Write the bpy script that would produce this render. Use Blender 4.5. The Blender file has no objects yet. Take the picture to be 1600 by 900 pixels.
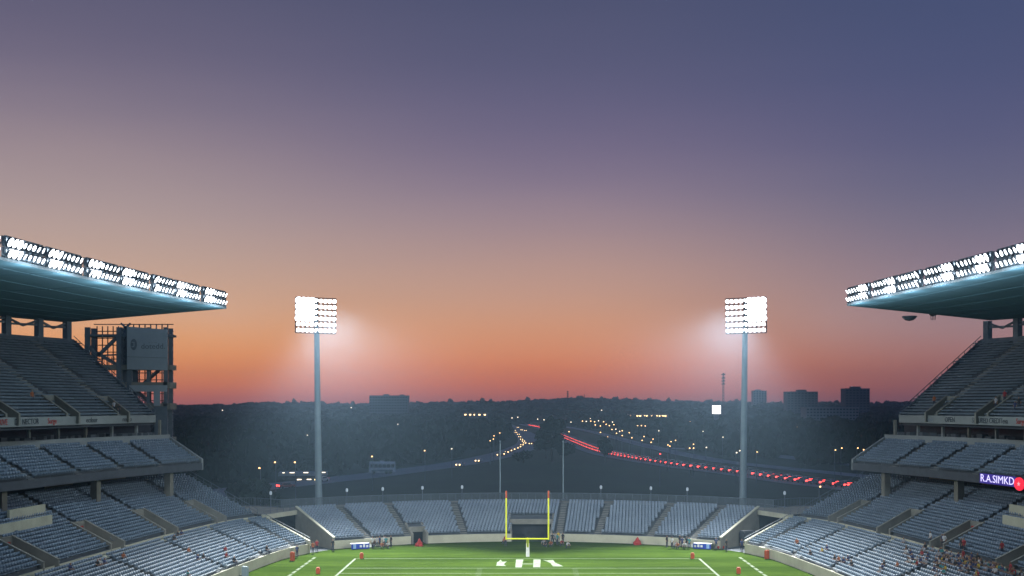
import bpy, bmesh, math, random
import numpy as np
from mathutils import Vector, Matrix
random.seed(7); RNG = np.random.default_rng(11)
sc = bpy.context.scene
COL = sc.collection
R = math.radians
F, CX, HY, CH = 1750.0, 824.0, 634.0, 21.0          # focal (photo px), vanishing point, eye height

# ------------------------------------------------------------------ camera
cd = bpy.data.cameras.new("camera"); cam = bpy.data.objects.new("camera", cd); COL.objects.link(cam)
cam.location = (0, 0, CH); cam.rotation_euler = (R(90), 0, 0)
cd.sensor_width = 36; cd.lens = F/1600*36
cd.shift_x = -(CX-800)/1600; cd.shift_y = (HY-450)/1600
cd.clip_start = 0.5; cd.clip_end = 20000
sc.camera = cam

# ------------------------------------------------------------------ exposure and sampling
sc.view_settings.view_transform = 'Standard'; sc.view_settings.look = 'None'
sc.view_settings.exposure = 0; sc.view_settings.gamma = 1
sc.render.engine = 'CYCLES'
cy = sc.cycles
cy.use_denoising = True
try: cy.denoiser = 'OPENIMAGEDENOISE'
except Exception: pass
cy.max_bounces = 6; cy.diffuse_bounces = 3; cy.glossy_bounces = 2; cy.volume_bounces = 1; cy.transparent_max_bounces = 6
cy.sample_clamp_indirect = 1.0; cy.sample_clamp_direct = 6.0
cy.caustics_reflective = False; cy.caustics_refractive = False

LAMP_W = 23000.0
TOWER_W = 850000.0          # watts of one floodlight tower
HAZE_DENSITY = 1.3e-4

# ------------------------------------------------------------------ dusk sky
def lin(c):
    return tuple(((v/255)/12.92 if v/255 <= 0.04045 else ((v/255+0.055)/1.055)**2.4) for v in c)
def build_world():
    w = bpy.data.worlds.new("World"); sc.world = w; w.use_nodes = True
    nt = w.node_tree; nt.nodes.clear(); N = nt.nodes.new; L = nt.links.new
    out = N('ShaderNodeOutputWorld'); bg = N('ShaderNodeBackground'); L(bg.outputs[0], out.inputs[0])
    tc = N('ShaderNodeTexCoord'); sep = N('ShaderNodeSeparateXYZ'); L(tc.outputs['Generated'], sep.inputs[0])
    # slow wisps: bend the elevation a little
    mp = N('ShaderNodeMapping'); mp.inputs['Scale'].default_value = (3.0, 3.0, 22.0); L(tc.outputs['Generated'], mp.inputs[0])
    no = N('ShaderNodeTexNoise'); no.inputs['Scale'].default_value = 1.3; no.inputs['Detail'].default_value = 3; L(mp.outputs[0], no.inputs[0])
    m1 = N('ShaderNodeMath'); m1.operation = 'MULTIPLY_ADD'; m1.inputs[1].default_value = 0.010; m1.inputs[2].default_value = -0.005
    L(no.outputs['Fac'], m1.inputs[0])
    m2 = N('ShaderNodeMath'); m2.operation = 'MULTIPLY'; L(m1.outputs[0], m2.inputs[0]); L(sep.outputs['Z'], m2.inputs[1])
    m2b = N('ShaderNodeMath'); m2b.operation = 'MULTIPLY_ADD'; L(m2.outputs[0], m2b.inputs[0]); m2b.inputs[1].default_value = 6.0; L(sep.outputs['Z'], m2b.inputs[2])
    m3 = N('ShaderNodeMath'); m3.operation = 'POWER'; m3.use_clamp = True; L(m2b.outputs[0], m3.inputs[0]); m3.inputs[1].default_value = 0.5
    def ramp(stops):
        r = N('ShaderNodeValToRGB'); cr = r.color_ramp; cr.interpolation = 'B_SPLINE'
        pts = []
        for y, c in stops:
            t = (HY-y)/F
            z = t/math.sqrt(1+t*t) if y > -4000 else 1.0
            pts.append((math.sqrt(max(0, z)), lin(c)))
        pts.sort()
        while len(cr.elements) < len(pts): cr.elements.new(0.5)
        for e, (p, c) in zip(cr.elements, pts): e.position = p; e.color = (*c, 1)
        L(m3.outputs[0], r.inputs[0]); return r
    left = ramp([(634,(170,100,104)),(620,(196,112,104)),(602,(232,134,94)),(570,(244,156,96)),(535,(242,170,112)),(490,(222,176,142)),
                 (430,(200,168,150)),(350,(178,158,156)),(270,(158,140,146)),(190,(131,120,137)),(100,(107,101,125)),(0,(90,90,116)),(-250,(72,74,106)),(-5000,(42,60,98))])
    mid = ramp([(634,(124,72,84)),(622,(174,88,78)),(602,(210,104,70)),(578,(230,126,74)),(545,(226,146,102)),(500,(216,158,126)),
                (450,(198,157,141)),(390,(178,148,145)),(320,(148,131,146)),(240,(119,109,136)),(140,(96,95,126)),(0,(79,84,113)),(-250,(66,72,106)),(-5000,(42,60,98))])
    right = ramp([(634,(112,84,104)),(618,(140,90,98)),(600,(160,100,98)),(565,(174,116,108)),(525,(166,132,134)),(480,(156,132,138)),
                  (420,(138,122,137)),(340,(110,108,132)),(250,(92,93,127)),(140,(78,85,121)),(0,(69,80,115)),(-250,(62,72,108)),(-5000,(42,60,98))])
    back = N('ShaderNodeRGB'); back.outputs[0].default_value = (*lin((58,84,120)), 1)
    az = N('ShaderNodeMath'); az.operation = 'ARCTAN2'; L(sep.outputs['X'], az.inputs[0]); L(sep.outputs['Y'], az.inputs[1])
    def mr(a, b, src=az):
        m = N('ShaderNodeMapRange'); m.interpolation_type = 'SMOOTHSTEP'
        m.inputs['From Min'].default_value = a; m.inputs['From Max'].default_value = b; L(src.outputs[0], m.inputs['Value']); return m
    def mix(f, a, b):
        m = N('ShaderNodeMix'); m.data_type = 'RGBA'; L(f.outputs[0], m.inputs['Factor']); L(a, m.inputs['A']); L(b, m.inputs['B']); return m.outputs['Result']
    c = mix(mr(R(-24), R(3)), left.outputs[0], mid.outputs[0])
    c = mix(mr(R(1), R(23)), c, right.outputs[0])
    ab = N('ShaderNodeMath'); ab.operation = 'ABSOLUTE'; L(az.outputs[0], ab.inputs[0])
    c = mix(mr(R(40), R(120), ab), c, back.outputs[0])
    L(c, bg.inputs[0]); bg.inputs[1].default_value = 1.0
build_world()

# ------------------------------------------------------------------ materials
def mat(name, col, rough=0.8, col2=None, scale=1.0, detail=4, bump=0.0, metal=0.0, spec=0.3, coord='Object', stretch=(1,1,1)):
    m = bpy.data.materials.new(name); m.use_nodes = True; nt = m.node_tree; N = nt.nodes.new; L = nt.links.new
    b = nt.nodes['Principled BSDF']; b.inputs['Roughness'].default_value = rough; b.inputs['Metallic'].default_value = metal
    b.inputs['Specular IOR Level'].default_value = spec
    col2 = col2 or tuple(v*0.72 for v in col)
    tc = N('ShaderNodeTexCoord'); mp = N('ShaderNodeMapping'); mp.inputs['Scale'].default_value = stretch; L(tc.outputs[coord], mp.inputs[0])
    no = N('ShaderNodeTexNoise'); no.inputs['Scale'].default_value = scale; no.inputs['Detail'].default_value = detail; no.inputs['Roughness'].default_value = 0.65
    L(mp.outputs[0], no.inputs['Vector'])
    r = N('ShaderNodeValToRGB'); r.color_ramp.elements[0].position = 0.3; r.color_ramp.elements[1].position = 0.7
    r.color_ramp.elements[0].color = (*col2, 1); r.color_ramp.elements[1].color = (*col, 1)
    L(no.outputs['Fac'], r.inputs[0]); L(r.outputs[0], b.inputs['Base Color'])
    if bump:
        bp = N('ShaderNodeBump'); bp.inputs['Strength'].default_value = bump; L(no.outputs['Fac'], bp.inputs['Height']); L(bp.outputs[0], b.inputs['Normal'])
    return m
def glow(name, col, strength):
    m = bpy.data.materials.new(name); m.use_nodes = True; nt = m.node_tree; b = nt.nodes['Principled BSDF']
    b.inputs['Base Color'].default_value = (*[min(1, c*0.5) for c in col], 1)
    b.inputs['Emission Color'].default_value = (*col, 1); b.inputs['Emission Strength'].default_value = strength
    m.cycles.emission_sampling = 'NONE'
    return m
def objcol_mat(name, rough=0.85):
    m = bpy.data.materials.new(name); m.use_nodes = True; nt = m.node_tree; N = nt.nodes.new; L = nt.links.new; b = nt.nodes['Principled BSDF']
    oi = N('ShaderNodeObjectInfo'); L(oi.outputs['Color'], b.inputs['Base Color']); b.inputs['Roughness'].default_value = rough
    return m
M = dict(
    concrete=mat('concrete', (0.20,0.195,0.17), 0.9, (0.13,0.13,0.115), 0.5, 6),
    pale_concrete=mat('pale_concrete', (0.44,0.43,0.33), 0.9, (0.32,0.31,0.24), 0.35, 7),
    tan_step=mat('tan_step', (0.17,0.17,0.155), 0.9, (0.13,0.13,0.12), 0.8),
    tread=mat('tread', (0.070,0.082,0.095), 0.9, (0.05,0.06,0.07), 0.6, 6),
    seat=mat('seat', (0.12,0.165,0.215), 0.5, (0.085,0.12,0.16), 0.25, 5),
    end_seat=mat('end_seat', (0.19,0.24,0.30), 0.5, (0.14,0.18,0.235), 0.25, 5),
    bench=mat('bench', (0.11,0.145,0.175), 0.5, (0.085,0.11,0.135), 0.2, 5),
    roof_under=mat('roof_under', (0.095,0.20,0.25), 0.7, (0.075,0.16,0.205), 0.15, 5, stretch=(1,0.3,1)),
    roof_edge=mat('roof_edge', (0.13,0.16,0.18), 0.6),
    steel=mat('steel', (0.10,0.125,0.15), 0.6, (0.07,0.09,0.11), 1.0),
    dark_steel=mat('dark_steel', (0.05,0.06,0.075), 0.6),
    pole=mat('pole', (0.24,0.31,0.34), 0.5, (0.19,0.25,0.28), 0.4, 5, metal=0.2),
    fascia=mat('fascia', (0.20,0.22,0.22), 0.7, (0.155,0.17,0.175), 0.3, 5),
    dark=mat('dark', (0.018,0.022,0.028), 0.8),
    glass=mat('glass', (0.03,0.04,0.05), 0.15, spec=0.5),
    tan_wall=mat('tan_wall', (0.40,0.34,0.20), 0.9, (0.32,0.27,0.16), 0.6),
    panel=mat('panel', (0.24,0.28,0.31), 0.7, (0.20,0.235,0.265), 0.3),
    yellow=mat('yellow', (0.60,0.60,0.02), 0.45, (0.52,0.54,0.02), 1.0),
    orange=mat('orange', (0.36,0.06,0.012), 0.8, (0.28,0.05,0.012), 2.0),
    red=mat('red', (0.34,0.025,0.02), 0.7),
    white_pad=mat('white_pad', (0.80,0.80,0.78), 0.7),
    paint=mat('paint', (0.17,0.19,0.15), 0.95, (0.06,0.10,0.035), 1.3, 9),
    faint_paint=mat('faint_paint', (0.075,0.11,0.05), 0.9, (0.035,0.06,0.015), 1.0, 8),
    asphalt=mat('asphalt', (0.27,0.265,0.29), 0.8, (0.20,0.20,0.22), 0.05, 6, coord='Object'),
    leaf=mat('leaf', (0.026,0.046,0.026), 0.9, (0.012,0.024,0.016), 0.15, 4),
    bark=mat('bark', (0.07,0.055,0.04), 0.95),
    building=mat('building', (0.15,0.15,0.17), 0.9, (0.12,0.12,0.14), 0.03),
    pale_building=mat('pale_building', (0.34,0.31,0.32), 0.9, (0.28,0.26,0.27), 0.03),
    window=mat('window', (0.03,0.035,0.045), 0.3),
    sign_ink=mat('sign_ink', (0.04,0.05,0.06), 0.8),
    blue_banner=mat('blue_banner', (0.02,0.06,0.42), 0.7, (0.015,0.04,0.30), 1.0),
    light_blue=mat('light_blue', (0.28,0.45,0.75), 0.7),
    white=mat('white', (0.75,0.76,0.78), 0.6),
    car_paint=objcol_mat('car_paint', 0.35), tyre=mat('tyre', (0.02,0.02,0.02), 0.9),
    skin=mat('skin', (0.26,0.15,0.10), 0.7), hair=mat('hair', (0.03,0.02,0.015), 0.8),
    trousers=mat('trousers', (0.035,0.04,0.06), 0.9), shoe=mat('shoe', (0.05,0.05,0.05), 0.8), shirt=objcol_mat('shirt'),
    lens=glow('lens', (0.93,0.97,1.0), 28.0), hot_lens=glow('hot_lens', (0.95,0.98,1.0), 90.0),
    warm=glow('warm', (1.0,0.55,0.22), 5.0), pale_lamp=glow('pale_lamp', (1.0,0.82,0.60), 3.5), dim_lamp=glow('dim_lamp', (0.75,0.85,0.95), 0.16),
    head=glow('head', (1.0,0.66,0.30), 5.0), tail=glow('tail', (1.0,0.060,0.05), 5.0), tail_dim=glow('tail_dim', (1.0,0.10,0.06), 3.0),
    lit_window=glow('lit_window', (1.0,0.66,0.30), 4.0),
    sign_glow=glow('sign_glow', (1.0,0.92,0.95), 3.0),
    led_blue=glow('led_blue', (0.06,0.03,0.42), 0.32), led_text=glow('led_text', (0.72,0.66,1.0), 1.1), led_red=glow('led_red', (1.0,0.02,0.06), 0.85),
    led_pink=glow('led_pink', (1.0,0.35,0.40), 1.0),
)
def field_material():
    m = bpy.data.materials.new('turf'); m.use_nodes = True; nt = m.node_tree; N = nt.nodes.new; L = nt.links.new; b = nt.nodes['Principled BSDF']
    b.inputs['Roughness'].default_value = 1.0; b.inputs['Specular IOR Level'].default_value = 0.0
    tc = N('ShaderNodeTexCoord'); sp = N('ShaderNodeSeparateXYZ'); L(tc.outputs['Object'], sp.inputs[0])
    s = N('ShaderNodeMath'); s.operation = 'MULTIPLY'; s.inputs[1].default_value = math.pi/4.57; L(sp.outputs['Y'], s.inputs[0])
    s2 = N('ShaderNodeMath'); s2.operation = 'SINE'; L(s.outputs[0], s2.inputs[0])
    mr = N('ShaderNodeMapRange'); mr.inputs['From Min'].default_value = -0.25; mr.inputs['From Max'].default_value = 0.25; L(s2.outputs[0], mr.inputs[0])
    mp = N('ShaderNodeMapping'); mp.inputs['Scale'].default_value = (0.3, 1.2, 1); L(tc.outputs['Object'], mp.inputs[0])
    no = N('ShaderNodeTexNoise'); no.inputs['Scale'].default_value = 0.6; no.inputs['Detail'].default_value = 8; no.inputs['Roughness'].default_value = 0.7; L(mp.outputs[0], no.inputs['Vector'])
    a = N('ShaderNodeMix'); a.data_type = 'RGBA'; a.inputs['A'].default_value = (0.028,0.051,0.0075,1); a.inputs['B'].default_value = (0.036,0.062,0.0095,1); L(mr.outputs[0], a.inputs['Factor'])
    c = N('ShaderNodeMix'); c.data_type = 'RGBA'; c.blend_type = 'MULTIPLY'; c.inputs['Factor'].default_value = 1; L(a.outputs['Result'], c.inputs['A'])
    r = N('ShaderNodeValToRGB'); r.color_ramp.elements[0].color = (0.62,0.66,0.6,1); r.color_ramp.elements[1].color = (1.2,1.18,1.2,1)
    r.color_ramp.elements[0].position = 0.25; r.color_ramp.elements[1].position = 0.75
    L(no.outputs['Fac'], r.inputs[0]); L(r.outputs[0], c.inputs['B']); L(c.outputs['Result'], b.inputs['Base Color'])
    return m
M['turf'] = field_material()
M['rough_grass'] = mat('rough_grass', (0.024,0.050,0.022), 0.95, (0.012,0.028,0.013), 0.03, 8, stretch=(1,0.5,1))

# ------------------------------------------------------------------ mesh helpers
def link_mesh(name, me, m, parent=None, loc=None, rz=0):
    o = bpy.data.objects.new(name, me); COL.objects.link(o)
    for mm in (m if isinstance(m, (list, tuple)) else [m]): me.materials.append(mm)
    if parent: o.parent = parent
    if loc is not None: o.location = loc
    if rz: o.rotation_euler = (0, 0, rz)
    return o
class MB:
    """collects quads, boxes, bars and tubes into one mesh"""
    def __init__(self): self.v = []; self.f = []; self.mi = []; self.n = 0; self.slot = 0
    def add(self, verts, faces):
        verts = [tuple(map(float, p)) for p in verts]
        self.f += [tuple(i+self.n for i in fc) for fc in faces]; self.mi += [self.slot]*len(faces)
        self.v += verts; self.n += len(verts); return self
    def quad(self, a, b, c, d): return self.add([a,b,c,d], [(0,1,2,3)])
    def hexa(self, p): return self.add(p, [(0,3,2,1),(4,5,6,7),(0,1,5,4),(1,2,6,5),(2,3,7,6),(3,0,4,7)])
    def box(self, c, s, rz=0, rx=0):
        m = Matrix.Translation(c) @ Matrix.Rotation(rz, 4, 'Z') @ Matrix.Rotation(rx, 4, 'X')
        x, y, z = s[0]/2, s[1]/2, s[2]/2
        return self.hexa([m @ Vector(q) for q in ((-x,-y,-z),(x,-y,-z),(x,y,-z),(-x,y,-z),(-x,-y,z),(x,-y,z),(x,y,z),(-x,y,z))])
    def panel(self, p0, p1, zb0, zt0, zb1, zt1, th):
        d = Vector((p1[0]-p0[0], p1[1]-p0[1], 0)); d.normalize(); n = Vector((-d.y, d.x, 0))*th/2
        a, b = Vector((p0[0],p0[1],0)), Vector((p1[0],p1[1],0)); z = lambda q, h: (q.x, q.y, h)
        return self.hexa([z(a-n,zb0), z(b-n,zb1), z(b+n,zb1), z(a+n,zb0), z(a-n,zt0), z(b-n,zt1), z(b+n,zt1), z(a+n,zt0)])
    def bar(self, a, b, w, h=None):
        a, b = Vector(a), Vector(b); d = (b-a); l = d.length
        if l < 1e-6: return self
        d.normalize(); up = Vector((0,0,1)) if abs(d.z) < 0.95 else Vector((1,0,0))
        x = d.cross(up).normalized()*w/2; y = x.cross(d).normalized()*(h or w)/2
        return self.hexa([a-x-y, a+x-y, a+x+y, a-x+y, b-x-y, b+x-y, b+x+y, b-x+y])
    def tube(self, a, b, r0, r1=None, n=10, cap=True):
        a, b = Vector(a), Vector(b); d = (b-a).normalized(); r1 = r0 if r1 is None else r1
        up = Vector((0,0,1)) if abs(d.z) < 0.95 else Vector((1,0,0)); x = d.cross(up).normalized(); y = d.cross(x)
        vs = [a+(x*math.cos(t)+y*math.sin(t))*r0 for t in [2*math.pi*i/n for i in range(n)]] + [b+(x*math.cos(t)+y*math.sin(t))*r1 for t in [2*math.pi*i/n for i in range(n)]]
        fs = [(i,(i+1)%n,n+(i+1)%n,n+i) for i in range(n)]
        if cap: fs += [tuple(range(n-1,-1,-1)), tuple(range(n,2*n))]
        return self.add(vs, fs)
    def lathe(self, prof, c=(0,0,0), n=12):
        vs = []; fs = []
        for r, z in prof: vs += [(c[0]+r*math.cos(2*math.pi*i/n), c[1]+r*math.sin(2*math.pi*i/n), c[2]+z) for i in range(n)]
        for k in range(len(prof)-1): fs += [(k*n+i, k*n+(i+1)%n, (k+1)*n+(i+1)%n, (k+1)*n+i) for i in range(n)]
        fs += [tuple(range(n-1,-1,-1)), tuple((len(prof)-1)*n+i for i in range(n))]
        return self.add(vs, fs)
    def strip(self, A, B):
        """a ribbon of quads between two polylines"""
        n = len(A); return self.add(list(A)+list(B), [(i,i+1,n+i+1,n+i) for i in range(n-1)])
    def mesh(self, name):
        me = bpy.data.meshes.new(name); me.from_pydata(self.v, [], self.f)
        if any(self.mi): me.polygons.foreach_set('material_index', self.mi)
        me.update(); return me
    def build(self, name, m, parent=None, loc=None, rz=0, smooth=False):
        me = self.mesh(name)
        if smooth: me.polygons.foreach_set('use_smooth', [True]*len(me.polygons))
        return link_mesh(name, me, m, parent, loc, rz)
BF = np.array([(0,3,2,1),(4,5,6,7),(0,1,5,4),(1,2,6,5),(2,3,7,6),(3,0,4,7)])
BS = np.array([(-1,-1,-1),(1,-1,-1),(1,1,-1),(-1,1,-1),(-1,-1,1),(1,-1,1),(1,1,1),(-1,1,1)], float)
def np_mesh(name, V, Fq):
    me = bpy.data.meshes.new(name); nv, nf = len(V), len(Fq)
    me.vertices.add(nv); me.vertices.foreach_set('co', np.asarray(V, np.float32).ravel())
    me.loops.add(nf*4); me.loops.foreach_set('vertex_index', np.asarray(Fq, np.int32).ravel())
    me.polygons.add(nf); me.polygons.foreach_set('loop_start', np.arange(0, nf*4, 4, dtype=np.int32))
    me.update(calc_edges=True); me.validate(); return me
def boxes(C, U, V, W):
    C, U, V, W = [np.asarray(a, float) for a in (C,U,V,W)]; n = len(C)
    P = C[:,None,:] + BS[None,:,0:1]*U[:,None,:] + BS[None,:,1:2]*V[:,None,:] + BS[None,:,2:3]*W[:,None,:]
    return P.reshape(-1,3), (BF[None]+8*np.arange(n)[:,None,None]).reshape(-1,4)
def tag(o, label=None, cat=None, group=None, kind=None):
    if label: o['label'] = label
    if cat: o['category'] = cat
    if group: o['group'] = group
    if kind: o['kind'] = kind
    return o
def thing(name, label, cat, loc=(0,0,0), rz=0, group=None):
    o = bpy.data.objects.new(name, None); COL.objects.link(o); o.location = loc; o.rotation_euler = (0,0,rz)
    o.empty_display_size = 0.3
    return tag(o, label, cat, group)
def copy_tree(o, parent=None):
    c = o.copy(); COL.objects.link(c); c.parent = parent
    for ch in KIDS(o): copy_tree(ch, c)
    return c
def KIDS(o): return [x for x in COL.objects if x.parent == o] if o.name not in KID else KID[o.name]
KID = {}
def proto(o):
    """remember the children of a source thing so that copying stays quick"""
    ks = [x for x in COL.objects if x.parent == o]; KID[o.name] = ks
    for k in ks: proto(k)
    return o
def P(px, py, D): return Vector(((px-CX)*D/F, D, CH-(py-HY)*D/F))
def Pz(px, py, z):
    D = (CH-z)*F/(py-HY); return Vector(((px-CX)*D/F, D, z))
def text_mesh(txt, size, extrude=0.02):
    cu = bpy.data.curves.new('lettering', 'FONT'); cu.body = txt; cu.size = size; cu.extrude = extrude; cu.align_x = 'CENTER'; cu.align_y = 'CENTER'; cu.resolution_u = 3
    o = bpy.data.objects.new('lettering', cu); COL.objects.link(o)
    dg = bpy.context.evaluated_depsgraph_get(); me = bpy.data.meshes.new_from_object(o.evaluated_get(dg))
    bpy.data.objects.remove(o); bpy.data.curves.remove(cu); me.materials.clear(); return me
def catmull(pts, t):
    """t in 0..1 over the control points (numpy, vectorised)"""
    pts = np.asarray(pts, float); n = len(pts)-1
    ext = np.vstack([2*pts[0]-pts[1], pts, 2*pts[-1]-pts[-2]])
    u = np.clip(np.asarray(t, float)*n, 0, n-1e-9); i = u.astype(int); f = (u-i)[:,None]
    p0,p1,p2,p3 = ext[i], ext[i+1], ext[i+2], ext[i+3]
    return 0.5*((2*p1)+(-p0+p2)*f+(2*p0-5*p1+4*p2-p3)*f**2+(-p0+3*p1-3*p2+p3)*f**3)

# ------------------------------------------------------------------ terrain and sky air
def tz(x, y):
    d = np.hypot(x, y); k = np.clip((d-1100)/1900, 0, 1); k = k*k*(3-2*k)
    h = 17*k + k*(4.5*np.sin(x*0.0031+1.1)+3*np.sin(x*0.0083+0.4)+2*np.sin(x*0.017+y*0.002))
    h = h + k*4*np.exp(-((x-260)/420)**2)
    return h
def build_ground():
    ys = np.concatenate([np.linspace(-300, 1000, 27), np.linspace(1060, 3300, 60), np.linspace(3500, 9000, 10)])
    us = np.linspace(-1, 1, 121)
    xs = np.sign(us)*(np.abs(us)**1.3)*6000
    X, Y = np.meshgrid(xs, ys); Z = tz(X, Y) - 0.06
    Z = np.where(Y > 3300, Z-(Y-3300)*0.006, Z)
    nx = len(xs); V = np.stack([X,Y,Z], -1).reshape(-1,3)
    q = np.array([[j*nx+i, j*nx+i+1, (j+1)*nx+i+1, (j+1)*nx+i] for j in range(len(ys)-1) for i in range(nx-1)])
    me = np_mesh('ground', V, q); me.polygons.foreach_set('use_smooth', [True]*len(me.polygons))
    tag(link_mesh('ground', me, M['rough_grass']), kind='structure')
build_ground()
def build_haze():
    mb = MB(); mb.hexa([(-2600,-60,-1.5),(2600,-60,-1.5),(2600,3350,-1.5),(-2600,3350,-1.5),(-2600,-60,120),(2600,-60,120),(2600,3350,120),(-2600,3350,120)])
    m = bpy.data.materials.new('haze'); m.use_nodes = True; nt = m.node_tree; nt.nodes.clear()
    out = nt.nodes.new('ShaderNodeOutputMaterial'); pv = nt.nodes.new('ShaderNodeVolumePrincipled')
    pv.inputs['Density'].default_value = HAZE_DENSITY; pv.inputs['Color'].default_value = (0.48,0.74,1.0,1); pv.inputs["Anisotropy"].default_value = 0.65
    nt.links.new(pv.outputs[0], out.inputs['Volume'])
    tag(mb.build('haze', m), kind='stuff', label='thin evening haze over the stadium and the city')
build_haze()

# ------------------------------------------------------------------ plan of the bowl (left side; the right side is mirrored)
A_ = [(-39.8,62),(-39.4,85),(-38.3,106),(-36.6,128),(-35.4,139.5),(-33.5,152.5),(-31.0,159.8)]
W_ = [(-48.8,62),(-48.4,86),(-47.3,107.5),(-45.4,130.5),(-44.0,143),(-41.7,156.8),(-38.7,164.5)]
W2 = [(-50.1,62),(-49.7,86),(-48.6,107.7),(-46.7,131),(-45.3,143.5),(-42.9,157.5),(-39.8,165.2)]
B_ = [(-63.0,62),(-62.6,87),(-61.3,110),(-59.2,135),(-57.5,148.5),(-55.0,160.8),(-51.0,168.6)]
MF = [(-61.5,70),(-60.2,95),(-56.6,119),(-52.6,142),(-47.0,162)]
MBK = [(-68.2,70),(-67.0,96),(-63.3,121),(-59.3,145.5),(-52.9,165.9)]
UF = [(-65.5,72),(-63.0,92),(-60.2,121),(-58.0,145),(-54.5,164)]
UB = [(-88,76),(-85,100),(-81.5,130),(-77.5,158),(-71.6,176.8)]
RF = [(-49.5,72),(-47.6,92),(-45.3,115.5),(-42.9,134),(-40.3,150)]
RB = [(-92,78),(-89,102),(-85.5,132),(-80.5,160),(-73.3,178.2)]
def mir(pts, s): return [(x*(-s), y) for x, y in pts]    # s=-1 left, s=+1 right

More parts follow.
